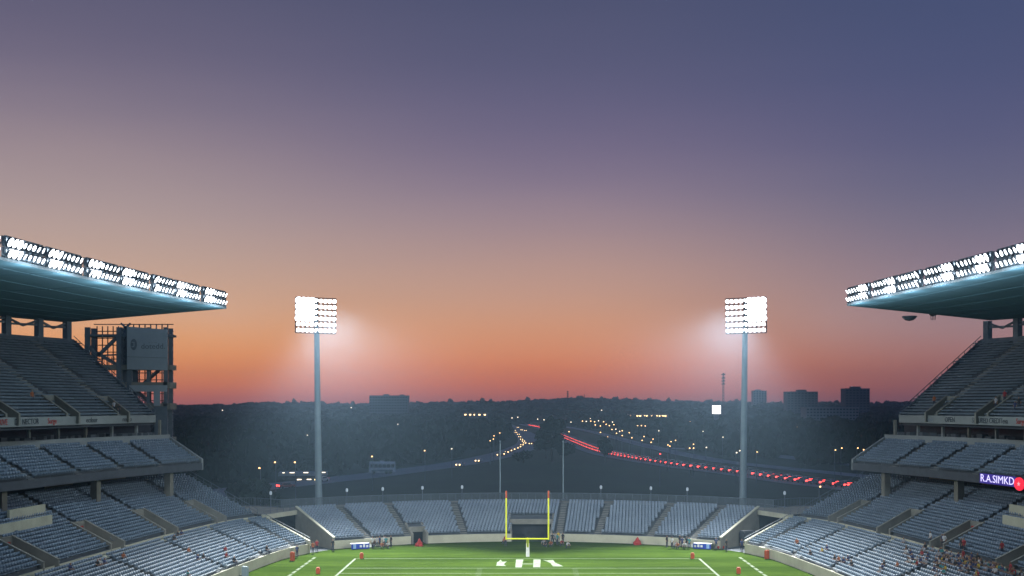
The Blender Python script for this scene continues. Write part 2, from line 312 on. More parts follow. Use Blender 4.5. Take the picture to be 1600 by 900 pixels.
class Tier:
    def __init__(self, front, back, z0, z1, rows):
        self.f, self.b, self.z0, self.z1, self.n = front, back, z0, z1, rows
    def at(self, t, v):
        t = np.atleast_1d(np.asarray(t, float)); a, b = catmull(self.f, t), catmull(self.b, t)
        v = np.broadcast_to(np.asarray(v, float), t.shape)[:,None]; return a+(b-a)*v
    def zrow(self, i): return self.z0+(self.z1-self.z0)*i/self.n
    def t_of_y(self, y, v=0.0):
        ts = np.linspace(0,1,400); return float(np.interp(y, self.at(ts, v)[:,1], ts))
    def terrace(self, parent, m, cuts=(), bottom=None, soffit=None, nt=90):
        ts = sorted(set(np.linspace(0,1,nt+1).tolist()+[c for cut in cuts for c in cut[:2]])); ts = np.array(ts); n = self.n; g = len(ts)
        prof = [(0.0, 0)] + [q for i in range(n) for q in ((i/n, i), ((i+1)/n, i))]
        prof = prof[1:]
        V = []
        for v, i in prof: V.append(np.hstack([self.at(ts, v), np.full((g,1), self.zrow(i))]))
        V.append(np.hstack([self.at(ts, 1.0), np.full((g,1), self.zrow(n))]))
        k = len(V); V = np.vstack(V); q = []
        for r in range(k-1):
            v = (prof[r][0]+(prof[r+1][0] if r+1 < len(prof) else 1))/2
            for c in range(g-1):
                tm = (ts[c]+ts[c+1])/2
                if any(a < tm < b and lo-1e-6 <= v <= hi+1e-6 for a,b,lo,hi in cuts): continue
                q.append((r*g+c, r*g+c+1, (r+1)*g+c+1, (r+1)*g+c))
        o = link_mesh('terrace', np_mesh('terrace', V, np.array(q)), m, parent)
        for t in (0.0, 1.0):                                  # end walls, stepped
            mb = MB()
            for i in range(n):
                a, b = self.at(t, i/n)[0], self.at(t, (i+1)/n)[0]; z = self.zrow(i)
                zb = (bottom if bottom is not None else z-(soffit or 0.6))
                mb.quad((a[0],a[1],zb),(b[0],b[1],zb if bottom is not None else self.zrow(i+1)-(soffit or 0.6)),(b[0],b[1],z),(a[0],a[1],z))
            mb.build('end_wall', M['concrete'], parent)
        if soffit:
            tt = np.linspace(0,1,40); A, B = self.at(tt, 0), self.at(tt, 1)
            mb = MB(); mb.strip([(*p, self.z0-soffit) for p in A], [(*p, self.z1-soffit) for p in B])
            mb.strip([(*p, self.z1-soffit) for p in B], [(*p, self.z1) for p in B]); mb.build('soffit', M['tread'], parent)
        return o
    def seats(self, parent, m, aisles=(), cuts=(), spacing=0.52, width=0.43, aisle_w=0.75, bench=False, name='seat_row'):
        ts = np.linspace(0,1,500); n = self.n; dz = (self.z1-self.z0)/n; holders = {}; rest = []
        for i in range(n):
            v = (i+0.60)/n; p = self.at(ts, v); s = np.concatenate([[0], np.cumsum(np.hypot(*np.diff(p, axis=0).T))])
            out = self.at(ts, 1)-self.at(ts, 0); out /= np.linalg.norm(out, axis=1)[:,None]
            blocks = [np.interp(t, ts, s) for t in aisles]
            sp = spacing if not bench else 2.4
            k = np.arange(0.6, s[-1]-0.4, sp); keep = np.ones(len(k), bool)
            for b in blocks: keep &= np.abs(k-b) > (aisle_w/2 + (width/2 if not bench else 0.55))
            tk = np.interp(k, s, ts)
            for a,b,lo,hi in cuts:
                if lo-1e-6 <= v <= hi+1e-6: keep &= ~((tk > a) & (tk < b))
            k = k[keep]
            if len(k) == 0: continue
            tk = np.interp(k, s, ts); c = np.stack([np.interp(k, s, p[:,j]) for j in (0,1)], 1)
            o = np.stack([np.interp(tk, ts, out[:,j]) for j in (0,1)], 1); o /= np.linalg.norm(o, axis=1)[:,None]
            u = np.stack([-o[:,1], o[:,0]], 1)
            if not bench:                                     # tiny real-life misalignment
                c = c + o*RNG.normal(0, 0.012, (len(k),1))
            z = self.zrow(i); one = np.ones((len(k),1)); hw = (width if not bench else sp*1.002)/2
            U = np.hstack([u*hw, 0*one])
            O3 = np.hstack([o, 0*one]); Z3 = np.hstack([0*o, one])
            if bench:
                C1 = np.hstack([c, one*(z+0.44)]); parts = [boxes(C1, U, O3*0.19, Z3*0.025)]
                C2 = np.hstack([c+o*0.23, one*(z+0.72)]); parts.append(boxes(C2, U, O3*0.02, Z3*0.09))
            else:
                tip = RNG.random(len(k)) < 0.06                # a few tipped-up seats
                C1 = np.hstack([c, one*(z+0.44)])
                a = np.where(tip, 0.9, 0.06)[:,None]
                fw = O3*np.cos(a)-Z3*np.sin(a)*(-1)*(-1); nn = O3*np.sin(a)+Z3*np.cos(a)
                parts = [boxes(C1, U, fw*0.19, nn*0.03)]
                C2 = np.hstack([c+o*0.25, one*(z+0.66)]); bk = Z3*np.cos(0.2)+O3*np.sin(0.2); bn = O3*np.cos(0.2)-Z3*np.sin(0.2)
                parts.append(boxes(C2, U, bn*0.025, bk*0.17))
            blk = np.searchsorted(np.sort(np.array(blocks)), k)
            for bi in range(len(blocks)+1):
                sel = blk == bi
                if not sel.any(): continue
                pick = lambda q: q[0].reshape(-1,8,3)[sel].reshape(-1,3)
                V = np.vstack([pick(q) for q in parts]); nb = 2*int(sel.sum())
                Fq = (BF[None]+8*np.arange(nb)[:,None,None]).reshape(-1,4)
                if bench and i >= 14: rest.append(V); continue
                if bi not in holders:
                    h = bpy.data.objects.new('seat_block', None); COL.objects.link(h); h.parent = parent; holders[bi] = h
                link_mesh(name, np_mesh(name, V, Fq), m, holders[bi])
        if rest:
            V = np.vstack(rest); tag(link_mesh('seat_rows', np_mesh('seat_rows', V, (BF[None]+8*np.arange(len(V)//8)[:,None,None]).reshape(-1,4)), m, parent), kind='stuff')
    def stairs(self, parent, aisles, w=0.95, cuts=(), rail=True):
        n = self.n; dz = (self.z1-self.z0)/n
        for t in aisles:
            mb = MB()
            for i in range(n):
                v = (i+0.75)/n
                if any(a < t < b and lo <= v <= hi for a,b,lo,hi in cuts): continue
                p = self.at(t, v)[0]; q = self.at(t, (i+1)/n)[0]; q0 = self.at(t, i/n)[0]; l = float(np.linalg.norm(q-q0))
                rz = math.atan2(q[1]-q0[1], q[0]-q0[0])
                mb.box((p[0],p[1],self.zrow(i)+dz*0.25+0.004), (l*0.5-0.01, w, dz*0.5), rz)
                mb.box((q0[0]+(q[0]-q0[0])*0.27, q0[1]+(q[1]-q0[1])*0.27, self.zrow(i)+0.009), (l*0.5-0.02, w, 0.01), rz)
            if mb.n: mb.build('aisle_stair', M['tan_step'], parent)
    def pos(self, t, i, off=0.6):
        p = self.at(t, (i+off)/self.n)[0]; return Vector((p[0], p[1], self.zrow(i)))
    def face(self, t):
        d = self.at(t, 0)[0]-self.at(t, 1)[0]; return math.atan2(d[1], d[0])+math.pi/2   # a figure modelled facing -Y

def rail(mb, pts, h=1.0, r=0.03, step=3):
    for k in range(len(pts)-1):
        a, b = Vector(pts[k]), Vector(pts[k+1]); u = Vector((0,0,h))
        mb.bar(a+u, b+u, r*2); mb.bar(a+u*0.5, b+u*0.5, r*1.3)
        if k % step == 0: mb.bar(a, a+u, r*2)

SIDE = {-1: 'left', 1: 'right'}
TIERS = {}
def vomitory(parent, tr, t, rows, width, floor_z, flagged=None):
    """a stair mouth cut into the rows: two sloping parapets, a back wall and a dark doorway"""
    v1 = rows/tr.n; ln = float(np.hypot(*np.diff(tr.at([0,1],0), axis=0)[0]))
    c0, c1 = tr.at(t, 0.0)[0], tr.at(t, v1)[0]; d = c1-c0; L = float(np.linalg.norm(d)); d = d/L; u = np.array([-d[1], d[0]])
    mb = MB(); zt = tr.zrow(rows)
    for s in (-1, 1):
        a, b = c0+u*s*width/2-d*0.25, c1+u*s*width/2
        mb.panel(a, b, floor_z-0.3, floor_z+1.0, floor_z-0.3, zt+0.65, 0.22)
        mb.bar((a[0],a[1],floor_z+1.04), (b[0],b[1],zt+0.70), 0.28, 0.09)
    a, b = c1-u*(width/2-0.11), c1+u*(width/2-0.11)
    mb.panel(a, b, floor_z+1.9, zt+0.65, floor_z+1.9, zt+0.65, 0.25)
    for s in (-1, 1):
        e = c1+u*s*(width/2-0.3); mb.panel(e-u*0.18, e+u*0.18, floor_z-0.3, floor_z+1.9, floor_z-0.3, floor_z+1.9, 0.25)
    o = mb.build('vomitory', M['concrete'], parent)
    mb = MB(); e = c1+d*0.35; mb.panel(e-u*width/2, e+u*width/2, floor_z-0.3, zt+0.5, floor_z-0.3, zt+0.5, 0.1); mb.build('doorway_shade', M['dark'], o)  # near-black sheet standing for the shade inside the stair mouth
    mb = MB(); q = [c0-u*width/2, c0+u*width/2, c1+u*width/2, c1-u*width/2]
    mb.quad(*[(x[0],x[1],floor_z+0.01) for x in q]); mb.build('landing', M['tan_step'], o)
    if flagged:
        mb = MB(); e = c1-d*0.16; mb.panel(e-u*0.75, e+u*0.75, floor_z+2.0, floor_z+2.75, floor_z+2.0, floor_z+2.75, 0.03); mb.build('notice_board', M[flagged], o)
    return c0, d, u

def side_stand(s):
    nm = SIDE[s]; A, W, Wb, B = mir(A_, s), mir(W_, s), mir(W2, s), mir(B_, s)
    # ---- lower bowl
    st = thing('grandstand', f'lower seating bowl with grey seats and concrete stair mouths on the {nm} of the field', 'grandstand', (0,0,0))
    lo = Tier(A, W, 1.25, 4.3, 14); up = Tier(Wb, B, 4.75, 10.3, 20)
    TIERS[s,'lo'], TIERS[s,'up'] = lo, up
    vy = [83, 98, 113, 128, 142.5, 157]
    cuts = []
    for y in vy:
        t = up.t_of_y(y); dt = abs(up.t_of_y(y+1.25)-t); cuts.append((t-dt, t+dt, 0.0, 8/20))
    a_lo = [lo.t_of_y(y) for y in (76, 91, 105.5, 120, 134, 146.5, 156)]
    a_up = [(c[0]+c[1])/2 for c in cuts]
    ts = np.linspace(0,1,80)
    lo.terrace(st, M['tread'], bottom=0.0); up.terrace(st, M['tread'], cuts=cuts, bottom=0.0)
    mb = MB(); mb.strip([(*p, 4.3) for p in lo.at(ts,1)], [(*p, 4.306) for p in up.at(ts,0)]); mb.strip([(*p,4.306) for p in up.at(ts,0)], [(*p,4.75) for p in up.at(ts,0)])
    mb.build('walkway', M['pale_concrete'], st)
    lo.seats(st, M['seat'], a_lo); up.seats(st, M['seat'], a_up, cuts)
    lo.stairs(st, a_lo); up.stairs(st, a_up, cuts=cuts)
    mb = MB(); pa = lo.at(ts, 0); dirn = lo.at(ts,1)-pa; dirn /= np.linalg.norm(dirn,axis=1)[:,None]; pb = pa+dirn*0.35
    mb.strip([(*p,0) for p in pa],[(*p,1.32) for p in pa]); mb.strip([(*p,1.32) for p in pa],[(*p,1.32) for p in pb]); mb.strip([(*p,1.32) for p in pb],[(*p,1.0) for p in pb])
    mb.build('front_wall', M['pale_concrete'], st)
    for k, y in enumerate(vy):
        t = (cuts[k][0]+cuts[k][1])/2; vomitory(st, up, t, 8, 2.4, 4.32, 'red' if k in (2,3) else None)
    mb = MB(); pb = up.at(ts,1); mb.strip([(*p,10.3) for p in pb],[(*(p+dirn[i]*2.5),10.3) for i,p in enumerate(pb)])
    mb.build('back_walkway', M['concrete'], st)
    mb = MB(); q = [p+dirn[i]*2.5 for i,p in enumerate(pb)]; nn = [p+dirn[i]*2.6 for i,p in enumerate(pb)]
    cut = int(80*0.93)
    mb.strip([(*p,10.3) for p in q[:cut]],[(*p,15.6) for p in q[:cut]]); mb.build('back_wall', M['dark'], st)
    mb = MB()                                                # tan concession fronts and openings in the back wall
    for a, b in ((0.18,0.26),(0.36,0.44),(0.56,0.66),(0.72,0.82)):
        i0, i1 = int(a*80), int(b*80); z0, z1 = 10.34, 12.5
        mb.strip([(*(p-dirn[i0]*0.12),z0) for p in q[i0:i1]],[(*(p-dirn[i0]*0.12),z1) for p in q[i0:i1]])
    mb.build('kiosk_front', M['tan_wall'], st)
    mb = MB()                                                # parapets of a platform let into the rows
    for (y0,y1,v,h) in ((112,126,0.50,1.2),(121,128.5,0.66,1.3)):
        p0, p1 = up.at(up.t_of_y(y0, v), v)[0], up.at(up.t_of_y(y1, v), v)[0]; z = up.zrow(v*20); mb.panel(p0, p1, z-0.4, z+h, z-0.4, z+h, 0.3)
    mb.build('platform_parapet', M['pale_concrete'], st)
    mb = MB(); e = [up.at(1.0, v)[0] for v in np.linspace(0,1,10)]; rail(mb, [(x,y,up.zrow(v*20)) for (x,y),v in zip(e, np.linspace(0,1,10))], 1.0, 0.03, 1)
    e = [lo.at(1.0, v)[0] for v in np.linspace(0,1,8)]; rail(mb, [(x,y,lo.zrow(v*14)) for (x,y),v in zip(e, np.linspace(0,1,8))], 0.9, 0.03, 1)
    mb.build('handrail', M['steel'], st)
    mb = MB()                                                # pale coping along the tunnel edge
    p0, p1 = lo.at(1.0,0)[0], lo.at(1.0,1)[0]; mb.panel(p0, p1, 1.0, 1.75, 4.0, 4.85, 0.35); mb.build('coping', M['pale_concrete'], st)
    # ---- middle tier
    mt = thing('grandstand', f'shallow middle seating tier on columns under the press level, {nm} side', 'grandstand')
    mid = Tier(mir(MF,s), mir(MBK,s), 12.6, 15.7, 10); TIERS[s,'mid'] = mid
    am = np.linspace(0.06, 0.985, 10).tolist()[:-1]
    mid.terrace(mt, M['tread'], soffit=0.8); mid.seats(mt, M['seat'], am, spacing=0.52); mid.stairs(mt, am)
    f = mid.at(ts,0); b = mid.at(ts,1)
    mb = MB(); mb.strip([(*p,11.75) for p in f],[(*p,12.75) for p in f]); mb.build('front_fascia', M['dark_steel'], mt)
    mb = MB(); rail(mb, [(*p,12.75) for p in f[::2]], 0.7, 0.025, 2); mb.build('handrail', M['steel'], mt)
    mb = MB(); d = b-f; d /= np.linalg.norm(d,axis=1)[:,None]; b2 = b+d*0.3
    mb.strip([(*p,15.6) for p in b],[(*p,16.75) for p in b]); mb.strip([(*p,16.75) for p in b],[(*p,16.75) for p in b2]); mb.strip([(*p,16.75) for p in b2],[(*p,15.6) for p in b2])
    e0, e1 = mid.at(1.0,0)[0], mid.at(1.0,1)[0]; mb.build('rear_wall', M['fascia'], mt)
    mb = MB(); mb.panel(e0, e1, 11.7, 13.3, 14.8, 16.4, 0.3); mb.build('side_parapet', M['fascia'], mt)
    for t in (0.14, 0.34, 0.54, 0.74, 0.93):
        p = mid.at(t, 0.3)[0]; mb = MB(); mb.box((p[0],p[1],9.3), (0.9,0.9,6.0), 0.2*s); mb.box((p[0],p[1],12.2), (1.1,3.0,0.7), 0.2*s); mb.build('column', M['concrete'], mt)
    # ---- press level floor, columns, glass
    pl = thing('press_level', f'dark glazed press level under the upper deck of the {nm} stand', 'press box')
    mb = MB(); q = mid.at(ts,1); o = d; mb.strip([(*(p+o[i]*0.31),15.72) for i,p in enumerate(q)],[(*(p+o[i]*7),15.72) for i,p in enumerate(q)]); mb.build('floor_slab', M['concrete'], pl)
    mb = MB(); mb.strip([(*(p+o[i]*4.5),15.73) for i,p in enumerate(q)],[(*(p+o[i]*4.5),19.0) for i,p in enumerate(q)]); mb.build('window_front', M['glass'], pl)
    for k, t in enumerate(np.linspace(0.05,0.985,16)):
        p = mid.at(t,1)[0]; dd = mid.at(t,1)[0]-mid.at(t,0)[0]; dd /= np.linalg.norm(dd); p = p+dd*1.2; mb = MB()
        mb.box((p[0],p[1],17.3),(0.35,0.35,3.2), 0.2*s); mb.build('column', M['fascia' if k % 3 else 'concrete'], pl)
    # people-height counters and stored chairs read as a broken dark band
    mb = MB()
    for t in np.linspace(0.05,0.97,46):
        p = mid.at(t,1)[0]; dd = mid.at(t,1)[0]-mid.at(t,0)[0]; dd /= np.linalg.norm(dd); p = p+dd*RNG.uniform(0.8,2.6)
        mb.box((p[0],p[1],16.35+RNG.uniform(0,.25)),(0.9,1.2,1.3),RNG.uniform(-.3,.3))
    mb.build('counter', M['tread'], pl)
    # ---- upper deck
    ud = thing('grandstand', f'steep upper deck of bench rows with a white lettered front, {nm} side', 'grandstand')
    ut = Tier(mir(UF,s), mir(UB,s), 19.2, 30.9, 28); TIERS[s,'ud'] = ut
    au = [0.10,0.26,0.42,0.58,0.73,0.885]
    ct = [(a-0.010,a+0.010,2/28,6/28) for a in au]
    ut.terrace(ud, M['tread'], cuts=ct, soffit=1.0); ut.seats(ud, M['bench'], au, ct, bench=True); ut.stairs(ud, au, cuts=ct)
    for a in au: vomitory(ud, ut, a, 6, 1.8, 19.0)
    f = ut.at(ts,0)
    mb = MB(); ff = f - (ut.at(ts,1)-f)*0.006
    mb.strip([(*p,18.55) for p in f],[(*p,18.55) for p in ff]); mb.strip([(*p,18.55) for p in ff],[(*p,19.65) for p in ff]); mb.strip([(*p,19.65) for p in ff],[(*p,19.65) for p in f]); mb.strip([(*p,19.65) for p in f],[(*p,18.55) for p in f])
    fas = mb.build('front_fascia', M['fascia'], ud)
    mb = MB(); vs = np.linspace(0,1,15); e = [ut.at(1.0,v)[0] for v in vs]; rail(mb, [(x,y,ut.zrow(v*28)) for (x,y),v in zip(e,vs)], 1.1, 0.04, 1)
    mb.panel(e[0], e[-1], 18.6, 19.75, 30.2, 31.4, 0.25); mb.build('side_parapet', M['steel'], ud)
    bk = ut.at(ts,1); mb = MB(); mb.strip([(*p,30.5) for p in bk],[(*p,31.5) for p in bk]); mb.build('rear_parapet', M['steel'], ud)
    words = ([(0,'NASA'.replace('NASA','DRIVE'),'red'),(40,'DC NECTOR','sign_ink'),(80,'Surge','red'),(142,'ecdoor','sign_ink'),(197,'rondo','sign_ink')] if s < 0 else
             [(1597,'Surge','red'),(1572,'eva','sign_ink'),(1544,'SECURED CREDIT','sign_ink'),(1486,'OPEN','sign_ink'),(1452,'rondo','panel')])
    for px, w, mm in words:                                    # lettering on the white front
        tt = np.linspace(0,1,600); pp = ut.at(tt,0); pxs = CX+pp[:,0]*F/pp[:,1]; i = int(np.argmin(np.abs(pxs-px))); p = pp[i]; tg = pp[min(i+2,599)]-pp[max(i-2,0)]
        if s > 0: tg = -tg
        me = text_mesh(w, 0.95, 0.015); ob = link_mesh('lettering', me, M[mm], fas); nrm = Vector((tg[1], -tg[0], 0)).normalized()
        ob.matrix_local = Matrix.Translation(Vector((p[0],p[1],19.1))+nrm*0.17) @ Matrix.Rotation(math.atan2(tg[1],tg[0]),4,'Z') @ Matrix.Rotation(R(90),4,'X')
    # ---- roof
    rfp, rbp = mir(RF,s), mir(RB,s)
    if s > 0: rfp = rfp[:-1]+[(41.5,145.5)]; rbp = rbp[:-1]+[(72.0,174.0)]
    rt = Tier(rfp, rbp, 34.0, 34.0, 1)
    rf = thing('grandstand_roof', f'broad flat cantilever roof over the {nm} stand, teal underside', 'roof')
    a, b = rt.at(ts,0), rt.at(ts,1)
    mb = MB(); mb.strip([(*p,34.0) for p in a],[(*p,34.25) for p in b]); mb.build('underside', M['roof_under'], rf)
    mb = MB(); mb.strip([(*p,34.28) for p in a],[(*p,35.6) for p in b]); mb.strip([(*p,34.25) for p in b],[(*p,35.6) for p in b])
    for k in (0,-1): mb.quad((*a[k],34.0),(*b[k],34.25),(*b[k],35.6),(*a[k],34.28))
    mb.build('roof_deck', M['roof_edge'], rf)
    mb = MB()
    for v in np.linspace(0.08,0.95,7):
        pp = rt.at(ts[::4], v)
        for k in range(len(pp)-1): mb.bar((*pp[k],34.0+0.25*v),(*pp[k+1],34.0+0.25*v),0.07,0.05)
    for t in np.linspace(0.03,0.97,8): mb.bar((*rt.at(t,0.01)[0],34.0),(*rt.at(t,0.99)[0],34.25),0.09,0.05)
    mb.build('panel_joint', M['roof_under'], rf)
    mb = MB(); mb.strip([(*p,34.0) for p in a],[(*p,34.28) for p in a]); mb.build('front_edge', M['roof_edge'], rf)
    cols = (0.30,0.44,0.57,0.70,0.82,0.905,0.985) if s < 0 else (0.30,0.44,0.57,0.70,0.82,0.90,0.985)
    prev = None
    for t in cols:
        p = ut.at(t, 1.02)[0]; mb = MB(); mb.box((p[0],p[1],31.7),(0.95,0.95,5.2),0.4*s); mb.build('column', M['steel'], rf)
        if prev is not None:
            mb = MB(); m0 = (p+prev)/2
            mb.bar((*prev,34.0),(*m0,33.0),0.28); mb.bar((*m0,33.0),(*p,34.0),0.28); mb.bar((*prev,33.1),(*p,33.3),0.3); mb.build('truss', M['steel'], rf)
        prev = p
    return rt

ROOF = {s: side_stand(s) for s in (-1, 1)}

# ------------------------------------------------------------------ floodlights on the roof edge
def lamp_mesh(name, r=0.17, ry=0.24, hot=False):
    """a lamp: short can and bright lens, facing -Y"""
    mb = MB(); n = 10; ring = lambda k, y: [(r*k*math.cos(2*math.pi*i/n), y, ry*k*math.sin(2*math.pi*i/n)) for i in range(n)]
    A, B, C = ring(1.08,-0.12), ring(0.8,0.16), ring(0.4,0.26)
    mb.add(A+B, [(i,(i+1)%n,n+(i+1)%n,n+i) for i in range(n)]); mb.add(B+C, [(i,(i+1)%n,n+(i+1)%n,n+i) for i in range(n)])
    mb.slot = 1; mb.add(ring(1.0,-0.10)+[(0,-0.16,0)], [(i,(i+1)%n,n) for i in range(n)])
    me = mb.mesh(name); me.materials.append(M['dark_steel']); me.materials.append(M['hot_lens' if hot else 'lens']); return me
LAMP = lamp_mesh('lamp', 0.20, 0.29); LAMP_HOT = lamp_mesh('lamp', 0.34, 0.44, True)
BIG = lamp_mesh('lamp', 0.37, 0.37); BIG_HOT = lamp_mesh('lamp', 0.60, 0.60, True)
def spot(name, loc, target, watts, angle, parent, blend=0.7, radius=0.8, col=(0.96,0.985,0.97)):
    l = bpy.data.lights.new(name, 'SPOT'); l.energy = watts; l.spot_size = R(angle); l.spot_blend = blend; l.shadow_soft_size = radius; l.color = col
    o = bpy.data.objects.new(name, l); COL.objects.link(o); o.location = loc
    o.rotation_euler = (Vector(target)-Vector(loc)).to_track_quat('-Z','Y').to_euler()
    if parent: o.parent = parent
    return o
ORD = ['at the far tip', 'second from the far tip', 'third from the far tip', 'fourth from the far tip', 'fifth from the far tip', 'sixth from the far tip', 'seventh from the far tip', 'eighth from the far tip','ninth from the far tip','tenth from the far tip']
def roof_banks(s):
    rt = ROOF[s]; ts = np.linspace(0,1,800); p = rt.at(ts,0); L = np.concatenate([[0],np.cumsum(np.hypot(*np.diff(p,axis=0).T))]); tot = L[-1]
    pos = tot-0.2; k = 0
    lens = [6.6,6.4,5.0,6.4,6.6,6.6,6.4,6.6,6.6,6.6]
    for k in range(10):
        ln = lens[k]; c = pos-ln/2; pos -= ln+(0.7 if k % 2 else 1.2)
        if c < ln: break
        t = float(np.interp(c, L, ts)); q = rt.at(t,0)[0]; q2 = rt.at(min(1,t+0.01),0)[0]; tg = Vector((q2[0]-q[0], q2[1]-q[1], 0)).normalized()
        inward = Vector((-s,0,0)); nrm = Vector((-tg.y, tg.x, 0))
        if nrm.dot(inward) < 0: nrm = -nrm
        # local frame: -Y faces the field
        rz = math.atan2(nrm.y, nrm.x)+math.pi/2
        base = Vector((q[0],q[1],34.22))+nrm*0.25
        b = thing('floodlight_bank', f'two-row floodlight bank on the {SIDE[s]} roof edge, {ORD[k]}', 'floodlights', base, rz, f'floodlight banks along the {SIDE[s]} roof edge')
        mb = MB()
        for z in (0.06, 1.05, 2.05): mb.bar((-ln/2,0.35,z),(ln/2,0.35,z),0.10)
        nl = int(round(ln/0.78)); 
        for i in range(nl+1): x = -ln/2+ln*i/nl; mb.bar((x,0.40,0.0),(x,0.40,2.1),0.07)
        for x in (-ln/2+0.3, 0, ln/2-0.3): mb.bar((x,0.45,2.0),(x,2.2,0.1),0.08)
        mb.bar((-ln/2-.45,0.42,1.55),(ln/2+.45,0.42,1.55),0.04,0.96); mb.bar((-ln/2-.45,0.42,0.55),(ln/2+.45,0.42,0.55),0.04,0.96)
        mb.build('frame', M['steel'], b)
        hot = 3 if k not in (2,) else 1
        # near-end lamps are larger and brighter, glare put into their shape
        sign = -1 if s < 0 else 1
        for row, z in enumerate((0.55, 1.55)):
            for i in range(nl):
                x = -ln/2+(i+0.5)*ln/nl; near = (nl-1-i) if s > 0 else i
                near = i if (Matrix.Rotation(rz,3,'Z') @ Vector((1,0,0))).y > 0 else nl-1-i
                o = link_lamp(LAMP_HOT if near < hot else LAMP, b); o.location = (x, 0.12, z); o.rotation_euler = (R(28)+RNG.normal(0,.06), 0, RNG.normal(0,.12))
        tgt = (s*random.uniform(-2,14), random.uniform(124,172), 0)
        l = spot('floodlight', base+nrm*0.6+Vector((0,0,1)), tgt, LAMP_W, 84, None, 0.9)
        pl = bpy.data.lights.new('floodlight_spill','POINT'); pl.energy = 1500; pl.color = (0.70,0.88,1.0); pl.shadow_soft_size = 0.6  # added point lamp below the bank, throws bluish light on the roof underside
        sp = bpy.data.objects.new('floodlight_spill', pl); COL.objects.link(sp); sp.location = (0,-1.2,-1.5); sp.parent = b
        l.parent = b; l.matrix_parent_inverse = (Matrix.Translation(base) @ Matrix.Rotation(rz,4,'Z')).inverted()
def link_lamp(me, parent):
    o = bpy.data.objects.new('lamp', me); COL.objects.link(o); o.parent = parent; return o
for s in (-1,1): roof_banks(s)

# ------------------------------------------------------------------ light towers behind the end stand
def light_tower(px, s, D=195):
    x = (px-CX)*D/F; t = thing('floodlight_tower', f'tall steel floodlight tower behind the end stand, {SIDE[s]} of the goalposts', 'light tower', (x, D, 0), 0, 'floodlight towers behind the end stand')
    zt = CH+(HY-466)*D/F; zb = CH+(HY-521)*D/F
    mb = MB(); mb.tube((0,0,0),(-s*(-0.4),0,zb+0.3),0.66,0.46,16); mb.tube((s*0.4,0,zb),(s*0.4,0,zt-0.2),0.30,0.26,10); mb.build('pole', M['pole'], t, smooth=False)
    yaw = R(27)*s                                             # face the middle of the field (and the camera)
    h = bpy.data.objects.new('lamp_head', None); 
    w, hh = 7.1, zt-zb
    mb = MB(); cols, rows = 9, 6
    for r in range(rows+1): mb.bar((-w/2,0.25,hh*r/rows-0.02),(w/2,0.25,hh*r/rows-0.02),0.16,0.14)
    for c in (-w/2,-w/4,0.2*s,w/4,w/2): mb.bar((c,0.33,0),(c,0.33,hh),0.14)
    mb.bar((-0.15*s,0.1,0),(-0.15*s,0.1,hh),0.5,0.35)
    org = Vector((s*0.4,-0.7,zb)); fr = mb.build('lamp_frame', M['steel'], t, org, -yaw if False else yaw)
    fr.rotation_euler = (R(3), 0, yaw*-1)
    hotside = s                                               # outer-half lamps enlarged and brightened to imitate glare
    for r in range(rows):
        for c in range(cols):
            xx = -w/2+(c+0.5)*w/cols; zz = hh*(r+0.5)/rows
            hot = (xx*hotside > 0.6 and r >= 2)
            o = link_lamp(BIG_HOT if hot else BIG, fr); o.location = (xx, -0.05, zz); o.rotation_euler = (R(22), 0, RNG.normal(0,.1))
    wl = Vector((x,D,zb))
    spot_o = spot('floodlight', (0,0,0), (0,-1,0), TOWER_W, 52, None, 0.5, 2.2)
    spot_o.location = (x-s*1.2, D-2.2, zb+hh/2); spot_o.rotation_euler = (Vector((s*13, 130, 0))-spot_o.location).to_track_quat('-Z','Y').to_euler()
    spot_o.parent = t; spot_o.matrix_parent_inverse = Matrix.Translation((x,D,0)).inverted()
light_tower(498.5, -1); light_tower(1160.5, 1)

# ------------------------------------------------------------------ playing field
def front_curve():
    n = 60; L = catmull(A_, np.linspace(0,1,n)); 
    E = catmull(EF, np.linspace(0,1,60)); Rr = (L*np.array([-1,1]))[::-1]
    return np.vstack([L, E, Rr])
EF = [(-28.3,164),(-20,168.7),(-10,172.1),(0,173.3),(10,172.1),(20,168.7),(28.3,164)]
EB = [(-35.5,172),(-25,178.7),(-12.4,183.2),(0,184.5),(12.4,183.2),(25,178.7),(35.5,172)]
def build_field():
    mb = MB(); pts = front_curve(); y0 = 20
    pts = [p for p in pts]
    vs = [(p[0],p[1],0.02) for p in pts]
    left = [(-39.8,y0,0.02)]+vs+[(39.8,y0,0.02)]
    c = (0,110,0.02); n = len(left); mb.add(left+[c], [(i,(i+1)%n,n) for i in range(n)])
    # mouths of the corner tunnels
    for s in (-1,1):
        fb = MB(); fb.add([(s*31,159.8,0.02),(s*28.3,164,0.02),(s*42,182,0.02),(s*50,172,0.02)], [(0,1,2,3)]); tag(fb.build("tunnel_floor", M["tread"]), kind='structure')
    tag(mb.build('field', M['turf']), kind='structure')
build_field()
YE = CH*F/(873-HY); YG = YE-9.1
